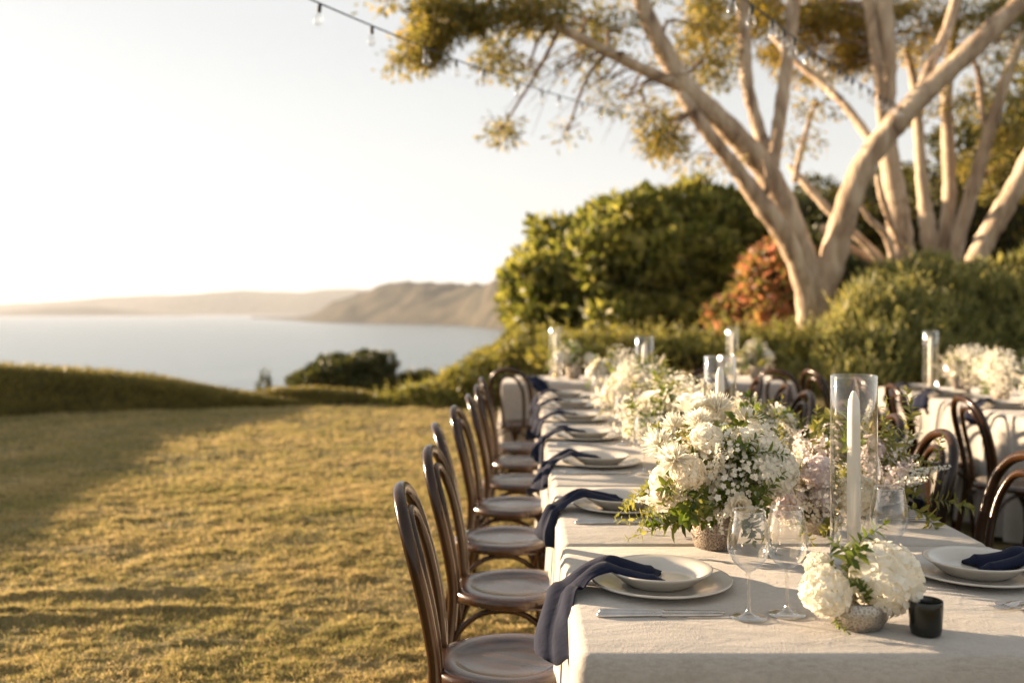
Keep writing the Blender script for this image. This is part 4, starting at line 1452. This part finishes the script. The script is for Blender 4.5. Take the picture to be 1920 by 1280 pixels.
# ------------------------------------------------------------------ flowers
def petal(mb, base, d, up, L, W, cup=0.3, mi=0):
    d = d.normalized()
    s = d.cross(up)
    s = s.normalized() if s.length > 1e-5 else d.orthogonal().normalized()
    n = s.cross(d)
    pts = [base - s * W * 0.12, base + s * W * 0.12,
           base + d * L * 0.55 + s * W * 0.5 + n * L * cup * 0.55, base + d * L * 0.55 + n * L * cup * 0.28, base + d * L * 0.55 - s * W * 0.5 + n * L * cup * 0.55,
           base + d * L + s * W * 0.22 + n * L * cup, base + d * L * 1.02 - s * W * 0.22 + n * L * cup]
    mb.add(pts, [(0, 1, 2, 3), (0, 3, 4), (3, 2, 5), (3, 5, 6), (3, 6, 4)], mi)


def fib(n):
    out = []
    for i in range(n):
        z = 1 - 2 * (i + 0.5) / n
        r = math.sqrt(1 - z * z)
        a = i * 2.399963
        out.append(Vector((r * math.cos(a), r * math.sin(a), z)))
    return out


def hydrangea(n, r, seed, mats, fl=0.30):
    g = random.Random(seed)
    mb = MB()
    for u in fib(n):
        if u.z < -0.82:
            continue
        rr = r * (0.86 + 0.16 * g.random())
        u = (u + Vector((g.uniform(-.1, .1), g.uniform(-.1, .1), g.uniform(-.1, .1)))).normalized()
        c = u * rr
        ax = (u + Vector((g.uniform(-.35, .35), g.uniform(-.35, .35), g.uniform(-.35, .35)))).normalized()
        a0 = g.random() * PI
        t1 = ax.orthogonal().normalized()
        t2 = ax.cross(t1)
        s = r * fl * g.uniform(0.8, 1.2)
        for k in range(4):
            a = a0 + k * PI / 2
            d = t1 * math.cos(a) + t2 * math.sin(a) + ax * g.uniform(0.05, 0.35)
            sd = ax.cross(d).normalized()
            tip = c + d * s
            md = c + d * s * 0.6
            mb.add([c, md + sd * s * 0.45 + ax * s * 0.1, tip + ax * s * 0.02, md - sd * s * 0.45 + ax * s * 0.1], [(0, 1, 2, 3)])
    # the leafy heart that the florets grow from
    o = MB()
    return mb.mesh('hydrangea_bloom', mats)


def peony(r, seed, mats):
    g = random.Random(seed)
    mb = MB()
    for ring, (n, tilt, L) in enumerate([(5, 1.25, 0.55), (7, 1.0, 0.75), (9, 0.7, 0.95), (10, 0.38, 1.05), (9, 0.12, 1.1)]):
        for k in range(n):
            a = 2 * PI * k / n + ring * 0.5 + g.uniform(-.15, .15)
            t = tilt + g.uniform(-.12, .12)
            d = Vector((math.cos(a) * math.cos(t), math.sin(a) * math.cos(t), math.sin(t)))
            up = Vector((-math.cos(a) * math.sin(t), -math.sin(a) * math.sin(t), math.cos(t)))
            petal(mb, Vector((math.cos(a), math.sin(a), 0)) * r * 0.05, d, up, r * L * g.uniform(.9, 1.08), r * 0.75, 0.35)
    return mb.mesh('peony_bloom', mats)


def mum(r, seed, mats, n=90):
    g = random.Random(seed)
    mb = MB()
    for u in fib(int(n * 1.5)):
        if u.z < -0.15:
            continue
        d = (u + Vector((g.uniform(-.2, .2), g.uniform(-.2, .2), g.uniform(-.1, .25)))).normalized()
        up = (Vector((0, 0, 1)) + Vector((g.uniform(-.5, .5), g.uniform(-.5, .5), 0)))
        petal(mb, d * r * 0.12, d, up, r * g.uniform(.7, 1.05), r * 0.10, 0.25)
    return mb.mesh('spider_bloom', mats)


def spike(h, seed, mats, n=34):
    """A stalk hung with small open florets."""
    g = random.Random(seed)
    mb = MB()
    bend = Vector((g.uniform(-.15, .15), g.uniform(-.15, .15), 0)) * h
    pts = [Vector((0, 0, 0)), bend * 0.3 + Vector((0, 0, h * 0.5)), bend + Vector((0, 0, h))]
    P = spline(pts, 8)
    mb.tube([Vector(p) for p in P], list(np.linspace(0.002, 0.001, 8)), 4, mi=1)
    Pn = spline(pts, n)
    for i in range(n):
        u = i / n
        if u < 0.15:
            continue
        a = i * 2.4
        out = Vector((math.cos(a), math.sin(a), 0.35))
        c = Vector(Pn[i]) + out * 0.012 * (1.15 - u)
        s = 0.0145 * (1.15 - 0.7 * u)
        t1 = out.orthogonal().normalized()
        t2 = out.normalized().cross(t1)
        for k in range(5):
            b = k * 2 * PI / 5 + g.random()
            d = t1 * math.cos(b) + t2 * math.sin(b) + out * 0.5
            sd = out.cross(d).normalized()
            mb.add([c, c + d * s * 0.6 + sd * s * 0.35, c + d * s, c + d * s * 0.6 - sd * s * 0.35], [(0, 1, 2, 3)])
    return mb.mesh('flower_spike', mats)


def leaf3(mb, base, d, up, L, W, mi=0):
    d = d.normalized()
    s = d.cross(up)
    s = s.normalized() if s.length > 1e-5 else d.orthogonal().normalized()
    n = s.cross(d)
    p = [base, base + d * L * .3 + s * W * .42 + n * W * .18, base + d * L * .35, base + d * L * .3 - s * W * .42 + n * W * .18,
         base + d * L * .68 + s * W * .36 + n * W * .1 - n * L * .05, base + d * L * .68 - n * L * .05 - n * W * .05, base + d * L * .68 - s * W * .36 + n * W * .1 - n * L * .05, base + d * L - n * L * .16]
    mb.add(p, [(0, 1, 2), (0, 2, 3), (1, 4, 5, 2), (2, 5, 6, 3), (4, 7, 5), (5, 7, 6)], mi)


def sprig(h, seed, mats, n=11, L=0.036, W=0.019, arch=0.5):
    g = random.Random(seed)
    mb = MB()
    az = g.random() * 2 * PI
    b = Vector((math.cos(az), math.sin(az), 0)) * h * arch
    pts = [Vector((0, 0, 0)), b * 0.25 + Vector((0, 0, h * 0.55)), b + Vector((0, 0, h * (0.95 - 0.3 * arch)))]
    P = spline(pts, 7)
    mb.tube([Vector(p) for p in P], list(np.linspace(0.0016, 0.0007, 7)), 4, mi=1)
    Pn = spline(pts, n + 3)
    for i in range(2, n + 3):
        t = Vector(Pn[min(i + 1, n + 2)] - Pn[i - 1]).normalized()
        for sgn in (0, PI):
            a = i * 1.9 + sgn + g.uniform(-.4, .4)
            o = t.orthogonal().normalized()
            o = o * math.cos(a) + t.cross(o) * math.sin(a)
            d = t * 0.5 + o * 0.9
            u = i / (n + 2)
            k = (0.75 + 0.5 * math.sin(PI * u)) * g.uniform(.75, 1.2)
            leaf3(mb, Vector(Pn[i]), d, t + Vector((0, 0, 0.5)) + Vector((g.uniform(-.4, .4), g.uniform(-.4, .4), 0)), L * k, W * k)
    leaf3(mb, Vector(Pn[-1]), Vector(Pn[-1] - Pn[-2]), Vector((0, 1, 0.3)), L * 0.7, W * 0.7)
    return mb.mesh('leaf_sprig', mats)


def filler(rx, rz, n, seed, mats, s0=0.0075):
    """A cloud of tiny blossoms on hair-thin stems."""
    g = random.Random(seed)
    mb = MB()
    for i in range(n):
        u = Vector((g.gauss(0, 1), g.gauss(0, 1), g.gauss(0, 1))).normalized() * (g.random() ** 0.45)
        c = Vector((u.x * rx, u.y * rx, u.z * rz))
        ax = (u + Vector((g.uniform(-.6, .6), g.uniform(-.6, .6), 0.5))).normalized()
        t1 = ax.orthogonal().normalized()
        t2 = ax.cross(t1)
        s = s0 * g.uniform(.7, 1.4)
        for k in range(5):
            b = k * 2 * PI / 5
            d = t1 * math.cos(b) + t2 * math.sin(b) + ax * 0.45
            sd = ax.cross(d).normalized()
            mb.add([c, c + d * s * 0.6 + sd * s * 0.4, c + d * s, c + d * s * 0.6 - sd * s * 0.4], [(0, 1, 2, 3)])
        if i % 3 == 0:
            e = Vector((c.x * 0.3, c.y * 0.3, -rz))
            sd = Vector((0.0006, 0.0004, 0))
            mb.add([c - sd, c + sd, e + sd, e - sd], [(0, 1, 2, 3)], 1)
    return mb.mesh('filler_blossoms', mats)


PW, PC, PM_ = [M['petal'], M['stem']], [M['petal_cream'], M['stem']], [M['petal_mauve'], M['stem']]
HYD = [hydrangea(170, 1.0, 1, PW), hydrangea(150, 1.0, 2, PW, 0.33)]
HYD_C = hydrangea(170, 1.0, 3, PC)
HYD_M = hydrangea(130, 1.0, 4, PM_, 0.34)
PEO = [peony(0.055, 1, PW), peony(0.05, 2, PC)]
MUM = [mum(0.055, 1, PW, 150), mum(0.05, 2, PW, 150)]
SPK = [spike(0.20, 1, PW), spike(0.17, 2, PC), spike(0.20, 3, PC, 40)]
SPK_M = [spike(0.17, 5, PM_)]
SPR = [sprig(0.17, 1, [M['sprig'], M['stem']]), sprig(0.20, 2, [M['sprig'], M['stem']], 12, 0.03, 0.014), sprig(0.15, 3, [M['sprig'], M['stem']], 8, 0.045, 0.028)]
SPR_P = [sprig(0.18, 4, [M['sprig_pale'], M['stem']], 12, 0.030, 0.015), sprig(0.22, 5, [M['sprig_pale'], M['stem']], 13, 0.026, 0.012, 0.7)]
FIL = [filler(0.11, 0.09, 230, 1, PW), filler(0.11, 0.09, 210, 2, PC)]
FIL_M = [filler(0.11, 0.08, 180, 3, PM_, 0.009)]

mb = MB()
mb.lathe([(0, 0), (0.048, 0), (0.053, 0.004), (0.064, 0.05), (0.070, 0.10), (0.0695, 0.118), (0.066, 0.119), (0.0655, 0.10), (0.058, 0.04), (0, 0.03)], 40)
VASE = mb.mesh('vase', M['pot'])
mb = MB()
mb.lathe([(0, 0), (0.040, 0), (0.046, 0.003), (0.056, 0.02), (0.0575, 0.036), (0.053, 0.052), (0.050, 0.055), (0.049, 0.052), (0.053, 0.036), (0.045, 0.012), (0, 0.01)], 40)
BOWL = mb.mesh('bowl', M['mercury'])


def aim(d, spin=0.0):
    return (Vector(d).to_track_quat('Z', 'Y') @ Euler((0, 0, spin)).to_quaternion()).to_euler()


def bouquet(label, x, y, vase, vh, seed, spec, group='flower arrangements down the long table'):
    """spec: list of (part name, mesh list, count, radius range, elevation range, scale range, azimuth range)."""
    g = random.Random(seed)
    r = thing('flower_arrangement', label, 'flowers', group, (x, y, TZ), g.random() * 0.0)
    obj('vase' if vase is VASE else 'bowl', vase, r)
    for (nm, ms, n, rr, el, sc, az) in spec:
        for k in range(n):
            a = g.uniform(*az)
            e = g.uniform(*el)
            q = g.uniform(*rr)
            d = Vector((math.cos(a) * math.cos(e), math.sin(a) * math.cos(e), math.sin(e)))
            loc = Vector((0, 0, vh)) + d * q
            if loc.z < 0.02:
                loc.z = 0.02
            o = obj(nm, g.choice(ms), r, loc, aim(d + Vector((0, 0, 0.12)), g.random() * 6.28), g.uniform(*sc))
            if nm == 'filler_blossoms':
                o['kind'] = 'stuff'
    return r


FULL = (0, 2 * PI)
# first large bouquet
b1 = bouquet('large white bouquet with green foliage in a speckled pot behind the front wine glasses', 0.482, 2.53, VASE, 0.11, 1, [
    ('leaf_sprig', SPR, 16, (0.0, 0.02), (0.1, 1.4), (0.8, 1.15), FULL),
    ('leaf_sprig', SPR, 9, (0.02, 0.06), (-0.5, 0.15), (0.6, 0.95), (PI * 1.05, PI * 1.95)),
    ('leaf_sprig', SPR, 16, (0.06, 0.12), (-0.1, 1.0), (0.5, 0.85), (PI * 1.3, PI * 1.8)),
    ('leaf_sprig', SPR_P, 14, (0.03, 0.09), (-0.35, 0.9), (0.7, 1.05), (PI * 0.7, PI * 1.4)),
    ('leaf_sprig', SPR_P, 10, (0.04, 0.10), (0.4, 1.4), (0.7, 1.0), FULL),
    ('flower_spike', SPK, 24, (0.03, 0.09), (-0.05, 1.25), (0.6, 0.95), FULL),
    ('filler_blossoms', FIL, 9, (0.09, 0.17), (0.0, 1.2), (0.75, 1.0), FULL),
])
for (mesh, px, py, d, s, nm) in [(HYD[0], 1452, 882, 2.42, 0.055, 'hydrangea_bloom'), (HYD[1], 1420, 835, 2.52, 0.048, 'hydrangea_bloom'), (HYD[1], 1250, 900, 2.46, 0.038, 'hydrangea_bloom'),
                                 (HYD_C, 1290, 885, 2.38, 0.040, 'hydrangea_bloom'), (HYD[1], 1325, 822, 2.44, 0.036, 'hydrangea_bloom'), (MUM[0], 1265, 862, 2.38, 0.8, 'spider_bloom'), (MUM[1], 1310, 795, 2.5, 0.8, 'spider_bloom'),
                                 (MUM[0], 1235, 835, 2.5, 0.75, 'spider_bloom'), (MUM[1], 1265, 800, 2.56, 0.75, 'spider_bloom'), (PEO[1], 1385, 950, 2.36, 0.6, 'peony_bloom'), (PEO[0], 1300, 770, 2.62, 0.9, 'peony_bloom'),
                                 (MUM[0], 1345, 770, 2.62, 0.9, 'spider_bloom'), (PEO[1], 1250, 930, 2.42, 0.7, 'peony_bloom'), (MUM[1], 1400, 790, 2.6, 0.8, 'spider_bloom')]:
    p_ = at(px, py, d)
    loc = p_ - Vector(b1.location)
    dd = loc - Vector((0, 0, 0.10))
    obj(nm, mesh, b1, loc, aim(dd + Vector((0, -0.08, 0.03)), px), s)

# leafy mauve arrangement on the far side
bouquet('loose leafy arrangement with mauve and blush flowers spilling over the far table edge', 0.98, 2.98, BOWL, 0.06, 2, [
    ('leaf_sprig', SPR_P, 34, (0.02, 0.18), (-0.1, 1.0), (0.8, 1.15), FULL),
    ('leaf_sprig', SPR, 8, (0.02, 0.08), (0.0, 1.2), (0.9, 1.2), FULL),
    ('hydrangea_bloom', [HYD_M, HYD_C], 4, (0.10, 0.2), (0.1, 1.1), (0.03, 0.045), FULL),
    ('flower_spike', SPK_M + SPK, 14, (0.05, 0.16), (0.0, 1.0), (0.6, 0.9), FULL),
    ('filler_blossoms', FIL_M, 5, (0.10, 0.2), (0.2, 0.9), (0.7, 1.0), FULL),
])
bouquet('blush and lilac blossoms on the table left of the tall front candle cylinder', 0.80, 2.70, BOWL, 0.05, 3, [
    ('hydrangea_bloom', [HYD_M, HYD_C], 9, (0.07, 0.15), (-0.1, 1.2), (0.034, 0.05), FULL),
    ('filler_blossoms', FIL_M + FIL, 4, (0.08, 0.14), (0.1, 0.9), (0.6, 0.85), FULL),
    ('leaf_sprig', SPR_P, 14, (0.02, 0.06), (-0.1, 1.2), (0.6, 0.95), FULL),
])
# runner of white flowers down the rest of the table
for i, (x, y, s, lb) in enumerate([
        (0.72, 3.32, 1.0, 'white bouquet around the second glass cylinder, close behind the large one'),
        (0.60, 3.95, 1.0, 'white bouquet third from the camera on the long table'),
        (0.70, 4.62, 1.05, 'white bouquet fourth from the camera, with green sprigs on top'),
        (0.60, 5.30, 1.0, 'white bouquet fifth from the camera, left of the far glass cylinder'),
        (0.70, 5.98, 1.0, 'white bouquet sixth from the camera, beyond the far glass cylinder'),
        (0.62, 6.75, 1.1, 'last white bouquet at the far end of the long table')]):
    bouquet(lb, x, y, VASE, 0.11, 20 + i, [
        ('leaf_sprig', SPR + SPR_P, 18, (0.0, 0.07), (0.0, 1.3), (0.9, 1.2), FULL),
        ('filler_blossoms', FIL, 8, (0.08, 0.19), (0.1, 1.25), (0.85, 1.15), FULL),
        ('flower_spike', SPK, 18, (0.04, 0.12), (0.0, 1.2), (0.6, 0.85), FULL),
        ('hydrangea_bloom', HYD + [HYD_C], 4, (0.10, 0.18), (0.1, 0.9), (0.045, 0.058), FULL),
        ('peony_bloom', PEO, 4, (0.12, 0.19), (0.1, 1.0), (0.8, 1.1), FULL)])
# other tables
for i, (x, y, lb) in enumerate([
(3.16, 7.2, 'white bouquet on the side table beside its glass cylinder'), (3.2, 6.7, 'white bouquet second along the side table from its far end'), (3.25, 6.2, 'white bouquet in the middle of the side table'), (3.3, 5.7, 'white bouquet on the side table at the right frame edge')]):
    bouquet(lb, x, y, VASE, 0.11, 40 + i, [
        ('leaf_sprig', SPR, 8, (0.0, 0.05), (0.1, 1.3), (0.9, 1.2), FULL),
        ('filler_blossoms', FIL, 9, (0.08, 0.20), (0.0, 1.2), (0.9, 1.2), FULL),
        ('flower_spike', SPK, 12, (0.04, 0.10), (0.1, 1.3), (0.65, 0.95), FULL)], 'flower arrangements on the side table')
for i, (x, y, lb) in enumerate([(2.02, 8.68, 'white bouquet on the right part of the cross table'), (0.42, 8.7, 'green and white bouquet near the left end of the cross table')]):
    bouquet(lb, x, y, VASE, 0.11, 50 + i, [
        ('leaf_sprig', SPR + SPR_P, 14, (0.0, 0.08), (0.0, 1.3), (0.9, 1.3), FULL),
        ('filler_blossoms', FIL, 6 - 3 * i, (0.08, 0.18), (0.1, 1.2), (0.85, 1.1), FULL),
        ('hydrangea_bloom', HYD, 3, (0.10, 0.16), (0.1, 0.9), (0.045, 0.06), FULL)], 'flower arrangements on the cross table')

# hydrangeas at the table front
b0 = thing('flower_arrangement', 'two white hydrangea heads in a low mottled silver bowl at the table front', 'flowers', 'flower arrangements down the long table', (0.632, 1.895, TZ))
obj('bowl', BOWL, b0)
for (mesh, px, py, d, s, nm, props) in [(HYD[0], 1655, 1082, 1.90, 0.066, 'hydrangea_bloom', {'label': 'larger white hydrangea head on the right'}), (HYD[1], 1548, 1108, 1.86, 0.042, 'hydrangea_bloom', {'label': 'smaller white hydrangea head on the left'}),
                                        (HYD[1], 1536, 1062, 1.95, 0.026, 'hydrangea_bloom', {})]:
    loc = at(px, py, d) - Vector(b0.location)
    obj(nm, mesh, b0, loc, aim(loc - Vector((0, 0, 0.03)) + Vector((0, -0.03, 0.03)), px * 1.0), s, **props)
for k, (dx, dy, dz, d, s) in enumerate([(-0.01, 0, 0.045, (-0.25, 0.1, 1), 0.75), (0.0, 0.01, 0.04, (0.1, 0.2, 1), 0.7), (-0.02, 0, 0.045, (-0.5, 0.3, 0.9), 0.6), (0.01, -0.01, 0.04, (0.0, -0.4, 1), 0.45), (-0.03, -0.02, 0.05, (-0.7, -0.3, 0.6), 0.4), (-0.048, -0.025, 0.05, (-0.35, -0.5, -0.75), 0.32), (0.0, -0.03, 0.045, (0.3, -0.6, 0.7), 0.35), (-0.005, 0.02, 0.04, (-0.1, 0.3, 1), 0.85)]):
    obj('leaf_sprig', SPR[k % 2], b0, (dx, dy, dz), aim(d, k * 1.3), s)

# settings on the side table and cross table
for i, y in enumerate([5.35, 6.15, 6.95, 7.5]):
    w_ = ['at the right frame edge', 'above the black chair hoop', 'second from its far end', 'at its far left corner'][i]
    x = BX0 + 0.19
    thing('charger_plate', f'pale charger plate on the side table, {w_}', 'plate', 'charger plates on the side table', (x, y, TZ), 0, ME_CHARGER)
    thing('dinner_plate', f'pale dinner plate on the side table, {w_}', 'plate', 'dinner plates on the side table', (x, y, TZ + CH_Z), 0, ME_PLATE)
    thing('napkin', f'navy napkin over a side table plate, {w_}', 'napkin', 'navy napkins on the side table', (x, y, TZ), 0, NAPK[i % 4])
    for j in range(2):
        thing('wine_glass', f'{["left", "right"][j]} wine glass of the side table pair {w_}', 'glass', 'wine glasses on the side table', (x + 0.15 + 0.09 * j, y - 0.2 + 0.03 * j, TZ), 0, ME_GLASS)
for i, x in enumerate([0.05, 0.75, 1.45]):
    w_ = ['at its left end', 'behind the end of the long table', 'behind the far white flowers'][i]
    thing('charger_plate', f'pale charger plate on the cross table, {w_}', 'plate', 'charger plates on the cross table', (x, CY0 + 0.19, TZ), 0, ME_CHARGER)
    thing('dinner_plate', f'pale dinner plate on the cross table, {w_}', 'plate', 'dinner plates on the cross table', (x, CY0 + 0.19, TZ + CH_Z), 0, ME_PLATE)
    thing('napkin', f'navy napkin over a cross table plate, {w_}', 'napkin', 'navy napkins on the cross table', (x, CY0 + 0.19, TZ), PI / 2, NAPK[i])
    thing('wine_glass', f'wine glass on the cross table, {w_}', 'glass', 'wine glasses on the cross table', (x + 0.24, CY0 + 0.3, TZ), 0, ME_GLASS)

# ------------------------------------------------------------------ festoon lights
mbs = MB()
mbs.lathe([(0, 0.0), (0.006, 0.0), (0.0125, -0.006), (0.0135, -0.03), (0.0145, -0.045), (0.013, -0.05), (0, -0.05)], 14)
SOCK = mbs.mesh('socket', M['cord'])
mbs = MB()
mbs.lathe([(0.012, -0.048), (0.014, -0.056), (0.021, -0.072), (0.0265, -0.088), (0.028, -0.102), (0.0245, -0.118), (0.015, -0.129), (0, -0.133)], 18)
BULB = mbs.mesh('bulb', M['glass'])


def festoon(label, A, B, sag, spacing, s=1.0):
    A, B = Vector(A), Vector(B)
    r = thing('festoon_lights', label, 'string lights', 'unlit festoon light strings', tuple(A))
    n = 60
    pts = [A.lerp(B, k / n) - A + Vector((0, 0, -sag * 4 * (k / n) * (1 - k / n))) for k in range(n + 1)]
    mb = MB()
    mb.tube(pts, 0.0046, 6)
    obj('cord', mb.mesh('cord', M['cord']), r)
    L = (B - A).length
    k = 0.35
    i = 0
    while k < L - 0.2:
        t = k / L
        p = A.lerp(B, t) - A + Vector((0, 0, -sag * 4 * t * (1 - t) - 0.004))
        so_ = obj('socket', SOCK, r, p, (0.12 * math.sin(i * 2.1), 0.12 * math.cos(i * 1.3), 0), s)
        obj('bulb', BULB, so_)
        k += spacing * (1 + 0.25 * math.sin(i * 1.9))
        i += 1
    return r


festoon('string of small unlit bulbs on a black cord crossing the open sky toward the gum', at(520, -28, 4.6), at(1262, 225, 11.8), 0.12, 0.50, 0.8)
festoon('string of larger looking unlit bulbs hanging across the gum limbs overhead', at(1340, -45, 5.2), at(1700, 205, 11.7), 0.06, 0.36, 1.0)
